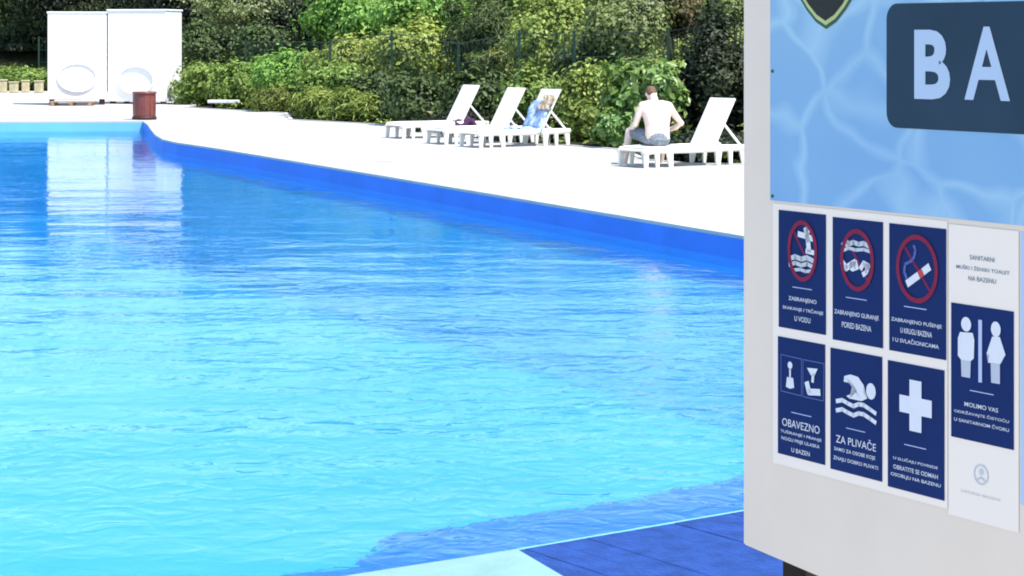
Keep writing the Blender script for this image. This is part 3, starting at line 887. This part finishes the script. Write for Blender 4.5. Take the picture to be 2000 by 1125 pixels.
# ------------------------------------------------------------------ seated man
def remesh(name, bm, voxel, m, parent, smooth_it=6):
    me = bpy.data.meshes.new('tmp'); bm.to_mesh(me); bm.free()
    o = bpy.data.objects.new('tmp', me); COL.objects.link(o)
    a = o.modifiers.new('r', 'REMESH'); a.mode = 'VOXEL'; a.voxel_size = voxel; a.use_smooth_shade = True
    b = o.modifiers.new('s', 'SMOOTH'); b.iterations = smooth_it; b.factor = 0.5
    dg = bpy.context.evaluated_depsgraph_get(); dg.update()
    me2 = bpy.data.meshes.new_from_object(o.evaluated_get(dg))
    bpy.data.objects.remove(o, do_unlink=True)
    me2.name = name; me2.materials.clear()
    return link(name, me2, m, parent, True)
def limb(bm, pts, rad, n=12):
    b_tube(bm, pts, rad, n)
    for p, r_ in zip(pts, rad):
        rr = r_ if isinstance(r_, (tuple, list)) else (r_, r_)
        b_ball(bm, p, min(rr) * 0.98, 10, 8)

SEAT = 0.292
man_p = dp(1284, 283, 32.15)
man = empty('person', (man_p.x, man_p.y, SEAT), R(8))
tag(man, 'bare-backed person in grey shorts sitting on a lounger, back to the pool', 'person')
bm = bmesh.new()
# torso, leaning forward, back to the viewer (forward is +y)
limb(bm, [(0, 0.0, 0.10), (0, 0.0, 0.20), (0.0, 0.015, 0.30), (0.0, 0.03, 0.40), (-0.005, 0.06, 0.50), (-0.01, 0.095, 0.585), (-0.012, 0.12, 0.635)],
     [(0.185, 0.125), (0.186, 0.12), (0.186, 0.115), (0.205, 0.122), (0.226, 0.125), (0.212, 0.10), (0.10, 0.07)], 16)
b_ball(bm, (-0.085, 0.02, 0.50), (0.085, 0.055, 0.10)); b_ball(bm, (0.075, 0.02, 0.50), (0.085, 0.055, 0.10))     # shoulder blades
limb(bm, [(-0.10, 0.10, 0.63), (-0.20, 0.11, 0.590)], [0.055, 0.075]); limb(bm, [(0.08, 0.10, 0.63), (0.19, 0.10, 0.585)], [0.055, 0.075])
limb(bm, [(-0.012, 0.12, 0.61), (-0.02, 0.155, 0.70), (-0.028, 0.20, 0.75)], [0.066, 0.060, 0.058])              # neck
# head bowed forward
hc = Vector((-0.045, 0.25, 0.765))
hd = Matrix.Rotation(R(-36), 3, 'X')
def H_(v): return tuple(hc + hd @ Vector(v))
b_ball(bm, H_((0, 0, 0.02)), (0.076, 0.095, 0.10), 16, 12)
b_ball(bm, H_((0, 0.045, -0.06)), (0.056, 0.06, 0.065), 14, 10)                                                 # jaw
limb(bm, [H_((0, 0.090, 0.015)), H_((0, 0.112, -0.025))], [0.010, 0.015], 8)                                     # nose
b_ball(bm, H_((0, 0.092, -0.062)), (0.024, 0.012, 0.010))                                                        # mouth
for s in (-1, 1):
    b_ball(bm, H_((s * 0.079, -0.005, 0.0)), (0.012, 0.022, 0.033), 10, 8)                                       # ears
    b_ball(bm, H_((s * 0.032, 0.085, 0.022)), (0.018, 0.010, 0.010), 8, 6)                                       # eyelids
# arms
aL = [(-0.205, 0.105, 0.585), (-0.275, 0.11, 0.44), (-0.315, 0.13, 0.315), (-0.33, 0.24, 0.27), (-0.335, 0.335, 0.255)]
limb(bm, aL, [0.066, 0.054, 0.046, 0.043, 0.031])
aR = [(0.195, 0.10, 0.580), (0.285, 0.075, 0.45), (0.375, 0.055, 0.335), (0.315, 0.16, 0.27), (0.235, 0.27, 0.225)]
limb(bm, aR, [0.066, 0.054, 0.046, 0.042, 0.031])
def hand(wrist, d, up, side):
    w = Vector(wrist); d = Vector(d).normalized(); up = Vector(up).normalized(); sd = d.cross(up).normalized() * side
    limb(bm, [w, w + d * 0.045, w + d * 0.085], [0.028, 0.034, 0.032], 8)
    for k, (off, ln) in enumerate(((-0.030, 0.060), (-0.010, 0.074), (0.010, 0.070), (0.029, 0.054))):
        b0 = w + d * 0.082 + sd * off
        b1 = b0 + d * ln * 0.55 - up * 0.012
        b2 = b1 + d * ln * 0.35 - up * ln * 0.45
        limb(bm, [b0, b1, b2], [0.0095, 0.009, 0.008], 6)
    t0 = w + d * 0.030 - sd * 0.026
    limb(bm, [t0, t0 + d * 0.035 - sd * 0.026, t0 + d * 0.062 - sd * 0.030 - up * 0.014], [0.012, 0.011, 0.009], 6)
hand(aL[-1], (-0.1, 0.9, -0.25), (0, 0.25, 1), 1)
hand(aR[-1], (-0.5, 0.8, -0.15), (0, 0.2, 1), -1)
# legs: thighs over the far side of the lounger, shins down to the paving
lL = [(-0.10, 0.03, 0.095), (-0.235, 0.20, 0.165), (-0.355, 0.385, 0.175)]
limb(bm, lL, [0.095, 0.082, 0.062])
limb(bm, [lL[-1], (-0.385, 0.40, -0.02), (-0.41, 0.44, -0.29)], [0.060, 0.056, 0.038])
limb(bm, [(-0.41, 0.42, -0.335), (-0.43, 0.52, -0.345), (-0.445, 0.60, -0.352)], [0.034, 0.034, 0.022], 8)
lR = [(0.10, 0.03, 0.095), (0.14, 0.25, 0.145), (0.17, 0.47, 0.145)]
limb(bm, lR, [0.095, 0.082, 0.062])
limb(bm, [lR[-1], (0.17, 0.49, -0.05), (0.17, 0.53, -0.29)], [0.060, 0.056, 0.038])
limb(bm, [(0.17, 0.51, -0.335), (0.18, 0.61, -0.345), (0.18, 0.69, -0.352)], [0.034, 0.034, 0.022], 8)
body = remesh('body', bm, 0.009, M_skin, man, 3)
bm = bmesh.new()
b_ball(bm, H_((0, -0.012, 0.040)), (0.083, 0.097, 0.092), 16, 12)
b_ball(bm, H_((0, -0.045, 0.0)), (0.070, 0.062, 0.060), 14, 10)
remesh('hair', bm, 0.008, M_hair, man, 2)
bm = bmesh.new()
limb(bm, [(0, 0.0, 0.085), (0, 0.0, 0.205)], [(0.182, 0.135), (0.172, 0.120)], 16)
limb(bm, [(-0.095, 0.02, 0.098), (-0.225, 0.20, 0.165), (-0.285, 0.29, 0.175)], [0.104, 0.100, 0.094])
limb(bm, [(0.095, 0.02, 0.098), (0.14, 0.24, 0.148), (0.155, 0.36, 0.148)], [0.104, 0.100, 0.094])
for vtx in bm.verts:
    if vtx.co.z < 0.004: vtx.co.z = 0.004 + random.uniform(0, 0.004)
remesh('shorts', bm, 0.011, M_shorts, man, 2)

# ------------------------------------------------------------------ white cabins
def cabin(pos, rz, w, d, z0, z1, lab, seam):
    t = empty('white_cabin', pos, rz)                          # local: front face at y = 0 facing -y, left corner at x = 0
    tag(t, lab, 'cabin', 'white cabins at the head of the pool')
    bm = bmesh.new()
    b_box(bm, (w / 2, d / 2, (z0 + z1) / 2), (w, d, z1 - z0), None, 0.03)
    from_bm('shell', bm, M_cabin, t)
    bm = bmesh.new()
    b_box(bm, (w / 2, d / 2, z1 + 0.018), (w + 0.05, d + 0.05, 0.05), None, 0.015)
    from_bm('roof_cap', bm, M_cabin, t)
    # raised oval rim with a dished lid
    cx_, cz_, a, b = w * 0.50, z0 + 0.62, 0.54, 0.40
    bm = bmesh.new()
    nseg, ns = 40, 8
    rings = []
    for k in range(nseg):
        th = 2 * math.pi * k / nseg
        rr = []
        for q in range(ns):
            ph = 2 * math.pi * q / ns
            o = 0.035 * math.cos(ph)
            rr.append(bm.verts.new((cx_ + (a + o) * math.cos(th), -0.01 + 0.05 * math.sin(ph), cz_ + (b + o) * math.sin(th))))
        rings.append(rr)
    for k in range(nseg):
        for q in range(ns):
            bm.faces.new((rings[k][q], rings[(k + 1) % nseg][q], rings[(k + 1) % nseg][(q + 1) % ns], rings[k][(q + 1) % ns]))
    rim = from_bm('oval_rim', bm, M_cabin, t, True)
    bm = bmesh.new()
    bm.faces.new([bm.verts.new((cx_ + a * 0.98 * math.cos(2 * math.pi * k / 40), -0.012, cz_ + b * 0.98 * math.sin(2 * math.pi * k / 40))) for k in range(40)])
    from_bm('oval_lid', bm, M_cabin, rim)
    if seam:
        bm = bmesh.new(); b_box(bm, (w + 0.004, 0.03, (z0 + z1) / 2), (0.03, 0.03, z1 - z0 - 0.1), None, 0.006)
        from_bm('corner_trim', bm, M_cabin, t)
    for xx in (0.12, w - 0.12):
        for yy in (0.12, d - 0.12):
            bm = bmesh.new(); b_box(bm, (xx, yy, z0 / 2), (0.14, 0.14, z0), None, 0.01)
            from_bm('foot', bm, M_bindark, t)
    return t
Yl, Yr = 61.2, 62.2
pl_ = dp(93, 190, Yl)
cabin((pl_.x, pl_.y, 0), R(12), 1.65, 0.9, 0.16, 2.62, 'left white cabin with an oval rim, standing beside a wooden pallet', False)
pr_ = dp(210, 205, Yr + 0.2)
cabin((pr_.x, pr_.y, 0), R(-13), 1.80, 1.25, 0.07, 2.70, 'right white cabin, larger and corner-on, behind the red bin', True)
# wooden pallet before the left cabin
pp = gp(98, 207)
pal = empty('wooden_pallet', (pp.x, pp.y, 0), R(4))
tag(pal, 'low wooden pallet on the paving under the left white cabin', 'pallet')
for k in range(3):
    bm = bmesh.new(); b_box(bm, (0.06 + k * 0.52, 0.4, 0.05), (0.10, 0.8, 0.09), None, 0.004); from_bm('bearer', bm, M_pallet, pal)
for k in range(6):
    bm = bmesh.new(); b_box(bm, (0.58, 0.06 + k * 0.136, 0.108), (1.25, 0.105, 0.022), None, 0.003); from_bm('board', bm, M_pallet, pal)

# ------------------------------------------------------------------ red bin
bp_ = gp(282, 233.5)
tb = empty('litter_bin', (bp_.x, bp_.y, 0))
tag(tb, 'red-brown cylindrical litter bin at the far pool corner', 'litter bin')
bm = bmesh.new(); b_lathe(bm, [(0.245, 0.07), (0.25, 0.09), (0.262, 0.60), (0.262, 0.62)]); from_bm('drum', bm, M_bin, tb, True)
bm = bmesh.new(); b_lathe(bm, [(0.262, 0.60), (0.285, 0.605), (0.288, 0.64), (0.272, 0.655), (0.24, 0.655), (0.235, 0.45), (0.0, 0.44)]); from_bm('rim', bm, M_bin, tb, True)
bm = bmesh.new(); b_lathe(bm, [(0.285, 0.0), (0.288, 0.05), (0.262, 0.09), (0.24, 0.09)]); from_bm('base_ring', bm, M_bindark, tb, True)
for a in range(0, 360, 30):
    bm = bmesh.new(); b_box(bm, (0, -0.262, 0.34), (0.035, 0.012, 0.49), None, 0.003)
    o = from_bm('rib', bm, M_bin, tb); o.rotation_euler = (0, 0, R(a + 15))

# small white slab bench in front of the hedge
wb = gp(396, 213)
bench = empty('low_white_bench', (wb.x, wb.y + 0.9, 0), R(-8))
tag(bench, 'low white bench slab in front of the hedge beyond the red bin', 'bench')
bm = bmesh.new(); b_box(bm, (0.40, 0.2, 0.17), (0.82, 0.36, 0.09), None, 0.02); from_bm('seat', bm, M_cabin, bench)
for x in (0.08, 0.72):
    bm = bmesh.new(); b_box(bm, (x, 0.2, 0.0625), (0.09, 0.30, 0.125), None, 0.006); from_bm('leg', bm, M_bindark, bench)

# cream edging posts at the far left
M_cream = mat('cream_stone', (0.55, 0.48, 0.30), 0.85, 0.1, 0.3, 7, 0.2, 30)
bm = bmesh.new()
b_box(bm, (0, 0, 0.20), (0.27, 0.24, 0.40), None, 0.035)
b_box(bm, (0, 0, 0.415), (0.31, 0.28, 0.045), None, 0.015)
me = bpy.data.meshes.new('stone_post'); bmesh.ops.recalc_face_normals(bm, faces=bm.faces[:]); bm.to_mesh(me); bm.free(); me.materials.append(M_cream)
names = ['leftmost', 'second from the left', 'third from the left', 'nearest the white cabins']
for i, px in enumerate((5, 27, 50, 76)):
    q = gp(px, 180.5 + (i % 2))
    o = bpy.data.objects.new('edging_post', me); COL.objects.link(o)
    o.location = (q.x, q.y, 0); o.rotation_euler = (0, 0, random.uniform(-0.2, 0.2)); o.scale = (1, 1, random.uniform(0.9, 1.08))
    tag(o, 'low cream edging post at the far paving, %s of the four' % names[i], 'edging post', 'cream edging posts at the far paving')

# ------------------------------------------------------------------ fence
FP = [(-17.6, 80.0), (-14.6, 80.0), (-11.6, 79.0), (-9.0, 74.5), (-8.2, 66.8), (-7.6, 61.4), (-6.24, 58.0), (-4.66, 55.1), (-2.87, 51.3), (-1.2, 48.0), (0.15, 45.0), (1.22, 42.2), (2.9, 39.9), (5.0, 38.3), (7.6, 36.4)]
fence = empty('mesh_fence', (FP[5][0], FP[5][1], 0))
tag(fence, 'dark green wire mesh fence with thin posts behind the paving', 'fence')
fo = Vector((FP[5][0], FP[5][1], 0))
FH = 1.86
pm = None
for (x, y) in FP:
    zz = float(hill([x], [y])[0])
    if pm is None:
        bm = bmesh.new(); b_box(bm, (0, 0, (FH) / 2), (0.06, 0.06, FH + 0.1), None, 0.006); b_box(bm, (0, 0, FH + 0.06), (0.07, 0.07, 0.02), None, 0.004)
        o = from_bm('post', bm, M_fence, fence); pm = o.data
    else:
        o = bpy.data.objects.new('post', pm); COL.objects.link(o); o.parent = fence
    o.location = (x - fo.x, y - fo.y, zz - 0.02)
for (ax, ay), (bx, by) in zip(FP[:-1], FP[1:]):
    bm = bmesh.new()
    za, zb = float(hill([ax], [ay])[0]), float(hill([bx], [by])[0])
    A_ = Vector((ax - fo.x, ay - fo.y, za)); B_ = Vector((bx - fo.x, by - fo.y, zb))
    nv = max(2, int((B_ - A_).length / 0.12))
    for k in range(1, nv):
        p = A_.lerp(B_, k / nv)
        b_bar(bm, p + Vector((0, 0, 0.05)), p + Vector((0, 0, FH)), 0.006, 0.006, side=Vector((1, 0, 0)))
    for z in (0.08, 0.5, 0.95, 1.4, FH - 0.02):
        b_bar(bm, A_ + Vector((0, 0, z)), B_ + Vector((0, 0, z)), 0.014, 0.014, side=Vector((0, 0, 1)))
    o = from_bm('wire_mesh', bm, M_fence, fence); o['kind'] = 'stuff'

# ------------------------------------------------------------------ planting
def leaf_mesh(name, pos, nrm_, size, aspect, m, parent=None, droop=0.0):
    """one folded leaf (two triangles sharing its midrib) at each pos"""
    nleaf = len(pos)
    nrm_ = nrm_ / (np.linalg.norm(nrm_, axis=1, keepdims=True) + 1e-9)
    rv = RNG.normal(size=(nleaf, 3))
    rv[:, 2] -= droop
    t = rv - nrm_ * (rv * nrm_).sum(1, keepdims=True)
    t /= np.linalg.norm(t, axis=1, keepdims=True) + 1e-9
    b = np.cross(nrm_, t)
    sz = size * RNG.uniform(0.6, 1.35, (nleaf, 1))
    base = pos - t * sz * 0.5
    tip = pos + t * sz * 0.5 - nrm_ * sz * 0.08
    lf = pos + b * sz * aspect * 0.5 + nrm_ * sz * 0.10
    rt = pos - b * sz * aspect * 0.5 + nrm_ * sz * 0.10
    V = np.stack([base, rt, tip, lf], 1).reshape(-1, 3)
    F = np.arange(nleaf * 4).reshape(-1, 4)
    F = np.concatenate([F[:, [0, 1, 2]], F[:, [0, 2, 3]]], 0)
    me = bpy.data.meshes.new(name)
    me.vertices.add(len(V)); me.vertices.foreach_set('co', V.ravel())
    me.loops.add(F.size); me.loops.foreach_set('vertex_index', F.ravel())
    me.polygons.add(len(F)); me.polygons.foreach_set('loop_start', np.arange(0, F.size, 3)); me.polygons.foreach_set('loop_total', np.full(len(F), 3))
    me.update(calc_edges=True)
    return link(name, me, m, parent)

def crown_points(n, rx, ry, rz, clumps, spread, shell=0.25):
    spread = spread * 1.25; clumps = int(clumps * 1.2)

    """leaf positions and outward normals in clumps spread through an uneven ellipsoid"""
    d = RNG.normal(size=(clumps, 3)); d /= np.linalg.norm(d, axis=1, keepdims=True)
    rad = RNG.uniform(shell, 1.0, (clumps, 1)) ** 0.6 * RNG.uniform(0.75, 1.12, (clumps, 1))
    cc = d * rad
    w = RNG.uniform(0.4, 1.6, clumps); w /= w.sum()
    idx = RNG.choice(clumps, n, p=w)
    off = RNG.normal(size=(n, 3)) * spread * RNG.uniform(0.5, 1.2, (n, 1))
    p = cc[idx] + off
    p *= np.array([rx, ry, rz])
    nn = p / np.array([rx, ry, rz]) ** 2
    nn /= np.linalg.norm(nn, axis=1, keepdims=True) + 1e-9
    nn = nn * 0.7 + off / (np.linalg.norm(off, axis=1, keepdims=True) + 1e-9) * 0.5 + RNG.normal(size=(n, 3)) * 0.45 + np.array([0, 0, 0.45])
    return p, nn

def shrub(name, label, cat, px, py, rxp, ryp, Y, key, n, size, aspect=0.55, clumps=40, spread=0.16, droop=0.0, group='shrubs and trees on the bank', trunk=None, depth=None):
    c = dp(px, py, Y)
    rx = rxp * Y / FPX; rz = ryp * Y / FPX
    ry = depth if depth else 0.8 * rx
    zb = float(hill([c.x], [c.y])[0])
    t = empty(name, (c.x, c.y, zb), 0)
    tag(t, label, cat, group)
    n = int(n * 1.7); size = size * 0.85
    p, nn = crown_points(n, rx, ry, rz, clumps, spread)
    p[:, 2] += c.z - zb
    low = p[:, 2] < 0.02
    p[low, 2] = RNG.uniform(0.02, 0.25, low.sum())
    leaf_mesh('crown' if cat == 'tree' else 'foliage', p, nn, size, aspect, LEAF[key], t, droop)
    bm = bmesh.new()
    H = max(0.3, c.z - zb)
    if trunk:
        tr_, leanx = trunk
        b_tube(bm, [(leanx, 0, -0.1), (leanx * 0.5, 0.05, H * 0.5), (0, 0, H), (0.05, 0, H + rz * 0.5)], [tr_, tr_ * 0.8, tr_ * 0.6, tr_ * 0.2], 9)
    else: tr_ = 0.05
    for k in range(7):
        a = random.uniform(0, 6.28); e = random.uniform(0.4, 0.9)
        q = Vector((math.cos(a) * rx * e, math.sin(a) * ry * e, H + random.uniform(-0.2, 0.7) * rz))
        s = Vector((0, 0, H * 0.7)) if trunk else Vector((math.cos(a) * 0.08, math.sin(a) * 0.08, -0.05))
        b_tube(bm, [s, s.lerp(q, 0.55) + Vector((0, 0, 0.1 * rz)), q], [tr_ * 0.5, tr_ * 0.3, tr_ * 0.12], 6)
    from_bm('trunk' if cat == 'tree' else 'stem', bm, M_palebark if trunk and tr_ < 0.2 else M_bark, t, True)
    return t

# front row, before the fence
S = shrub
S('hedge_shrub', 'mid green hedge shrub beside the right white cabin', 'shrub', 400, 170, 62, 42, 62.0, 'mid', 4200, 0.16)
S('hedge_shrub', 'green hedge shrub behind the low white bench, left of the first fence post', 'shrub', 470, 165, 60, 48, 59.5, 'mid', 4200, 0.15)
S('hedge_shrub', 'bright green shrub behind the notch in the paving edge', 'shrub', 560, 150, 70, 48, 57.5, 'bright', 4600, 0.15)
S('grass_tuft', 'olive grassy clump at the notch of the paving', 'grass clump', 530, 200, 44, 26, 56.0, 'dry', 2600, 0.22, 0.16, 30, 0.2)
S('grass_tuft', 'yellow-green grassy clump right of the paving notch', 'grass clump', 620, 207, 46, 30, 51.8, 'olive', 2600, 0.24, 0.16, 30, 0.2)
S('grass_tuft', 'yellow-green grassy clump at the paving edge before the dark shrub', 'grass clump', 690, 213, 48, 30, 50.0, 'olive', 2600, 0.24, 0.16, 30, 0.2)
S('hedge_shrub', 'dark green shrub between the second and third fence posts', 'shrub', 660, 165, 72, 42, 53.0, 'mid', 4200, 0.15)
S('hedge_shrub', 'dark green shrub left of the three loungers', 'shrub', 745, 185, 56, 50, 50.5, 'dark', 4200, 0.15)
S('hedge_shrub', 'blackish green shrub directly behind the farthest lounger', 'shrub', 820, 195, 66, 50, 47.0, 'dark', 4600, 0.15)
S('hedge_shrub', 'dark shrub between the two bare raised backrests', 'shrub', 930, 195, 66, 56, 45.0, 'dark', 4400, 0.15)
S('leafy_shrub', 'glossy green shrub behind the blue towel', 'shrub', 1045, 190, 58, 52, 43.0, 'mid', 3600, 0.14)
S('leafy_shrub', 'olive shrub between the towel lounger and the seated person', 'shrub', 1150, 205, 56, 75, 40.0, 'olive', 4600, 0.13)
S('laurel_shrub', 'bright large-leaved shrub right behind the seated person', 'shrub', 1262, 175, 86, 72, 38.0, 'laurel', 3000, 0.19, 0.6, 34, 0.14)
S('laurel_shrub', 'low bright leafy shrub at the left of the seated person', 'shrub', 1200, 250, 42, 40, 37.5, 'laurel', 1600, 0.15, 0.6, 24, 0.15)
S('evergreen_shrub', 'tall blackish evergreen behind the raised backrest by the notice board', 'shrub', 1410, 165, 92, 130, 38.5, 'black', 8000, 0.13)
# second row, on and behind the fence
S('bank_shrub', 'yellow-green shrub between the third and fourth fence posts', 'shrub', 700, 118, 74, 46, 56.5, 'yellow', 4600, 0.16)
S('bank_shrub', 'bright yellow-green shrub right of the fourth fence post', 'shrub', 815, 105, 86, 58, 54.0, 'yellow', 5400, 0.16)
S('conifer', 'dark drooping conifer rising above the two bare backrests', 'shrub', 945, 70, 76, 100, 51.5, 'dark', 6500, 0.20, 0.2, 46, 0.15, 1.2)
S('dry_shrub', 'small dry brown shrub under the dark conifer', 'shrub', 955, 112, 40, 20, 47.6, 'dry', 900, 0.16, 0.3, 20, 0.18)
S('bank_shrub', 'tall olive green shrub right of the dark conifer', 'shrub', 1075, 80, 82, 95, 48.5, 'olive', 6800, 0.14)
S('silver_shrub', 'grey-green shrub with pale leaves above the seated person', 'shrub', 1215, 45, 86, 66, 45.0, 'grey', 4600, 0.13)
S('silver_shrub', 'pale grey-green shrub top beside the notice board', 'shrub', 1430, 8, 56, 34, 42.5, 'grey', 2400, 0.12)
S('rust_shrub', 'reddish brown shrub at the top edge, right of the grey-green one', 'shrub', 1320, 20, 62, 50, 46.0, 'rust', 3200, 0.13)
S('bank_shrub', 'dark shrub in the gap between the olive and grey-green shrubs', 'shrub', 1150, 120, 62, 50, 45.5, 'dark', 3600, 0.14)
# third row, higher on the bank
S('ivy_mound', 'bright green leafy mound at the top left of the yellow shrubs', 'shrub', 690, 35, 92, 66, 63.5, 'bright', 6200, 0.17)
S('ivy_mound', 'bright green leafy mound between the conifer and the left mound', 'shrub', 830, 22, 92, 62, 60.5, 'bright', 6200, 0.17)
S('bank_shrub', 'olive shrub at the top edge behind the dark conifer', 'shrub', 1010, -10, 90, 60, 57.0, 'mid', 4600, 0.16)
S('bank_shrub', 'bushy olive shrub at the top edge above the towel lounger', 'shrub', 1130, -20, 90, 70, 54.0, 'olive', 4800, 0.15)
S('bank_tree', 'slender pale-trunked tree with light leaves right of the white cabins', 'tree', 440, 5, 96, 60, 68.5, 'grey', 3600, 0.17, 0.5, 30, 0.14, 0.6, trunk=(0.10, 0.45))
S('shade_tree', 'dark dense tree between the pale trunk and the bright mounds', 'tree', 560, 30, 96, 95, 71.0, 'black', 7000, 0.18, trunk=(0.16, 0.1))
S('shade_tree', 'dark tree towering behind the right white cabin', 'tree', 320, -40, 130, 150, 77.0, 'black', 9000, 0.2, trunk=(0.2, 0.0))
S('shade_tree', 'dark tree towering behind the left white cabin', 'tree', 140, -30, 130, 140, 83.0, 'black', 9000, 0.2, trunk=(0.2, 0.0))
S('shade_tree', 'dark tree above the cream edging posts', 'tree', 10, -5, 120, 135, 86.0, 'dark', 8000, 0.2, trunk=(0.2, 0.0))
S('hedge_shrub', 'low light green hedge behind the cream edging posts', 'shrub', 40, 148, 75, 16, 79.0, 'mid', 2800, 0.16)
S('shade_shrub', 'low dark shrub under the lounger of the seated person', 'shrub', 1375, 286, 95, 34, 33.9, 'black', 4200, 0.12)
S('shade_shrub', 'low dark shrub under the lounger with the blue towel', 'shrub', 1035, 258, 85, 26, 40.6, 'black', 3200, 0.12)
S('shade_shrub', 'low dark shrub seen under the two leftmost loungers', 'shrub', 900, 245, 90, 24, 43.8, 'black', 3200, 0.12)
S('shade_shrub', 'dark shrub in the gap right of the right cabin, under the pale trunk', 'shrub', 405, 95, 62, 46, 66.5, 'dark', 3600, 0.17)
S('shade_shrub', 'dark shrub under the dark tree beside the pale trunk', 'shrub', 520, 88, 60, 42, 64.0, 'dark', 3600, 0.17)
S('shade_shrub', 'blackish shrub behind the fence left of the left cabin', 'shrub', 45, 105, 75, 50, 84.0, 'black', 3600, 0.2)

for px, py, a, b, Y, key, lab in ((650, -85, 140, 100, 80, 'mid', 'tall green tree on the crest behind the left bright mound'),
        (850, -90, 140, 105, 76, 'dark', 'tall dark tree on the crest behind the right bright mound'),
        (1060, -85, 140, 95, 71, 'mid', 'tall green tree on the crest behind the olive shrubs'),
        (470, -90, 140, 105, 84, 'dark', 'tall dark tree on the crest behind the pale trunk')):
    S('crest_tree', lab, 'tree', px, py, a, b, Y, key, 7000, 0.26, 0.6, 60, 0.13, trunk=(0.22, 0.1))

S('bank_shrub', 'mid green shrub on the bank hidden past the notice board', 'shrub', 1580, 180, 90, 110, 36.5, 'mid', 4200, 0.15)
S('bank_shrub', 'olive shrub on the bank farther right past the notice board', 'shrub', 1760, 170, 110, 120, 35.5, 'olive', 4200, 0.15)
S('bank_shrub', 'dark shrub on the bank farthest right past the notice board', 'shrub', 1960, 190, 110, 120, 33.5, 'dark', 4200, 0.15)

# ground cover over the bank
npt = 26000
ax_ = RNG.uniform(-16, 14, npt * 3); ay_ = RNG.uniform(30, 92, npt * 3)
td = edge_dist(ax_, ay_)
keep = (td > 0.7) & (td < 14)
ax_, ay_ = ax_[keep][:npt], ay_[keep][:npt]
az_ = hill(ax_, ay_) + np.abs(RNG.normal(size=len(ax_))) * 0.16
nn = RNG.normal(size=(len(ax_), 3)) * 0.6 + np.array([-0.2, -0.4, 0.8])
gc = leaf_mesh('undergrowth', np.stack([ax_, ay_, az_], 1), nn, 0.20, 0.4, LEAF['olive'])
tag(gc, 'low green undergrowth covering the bank between the shrubs', 'undergrowth', kind='stuff')
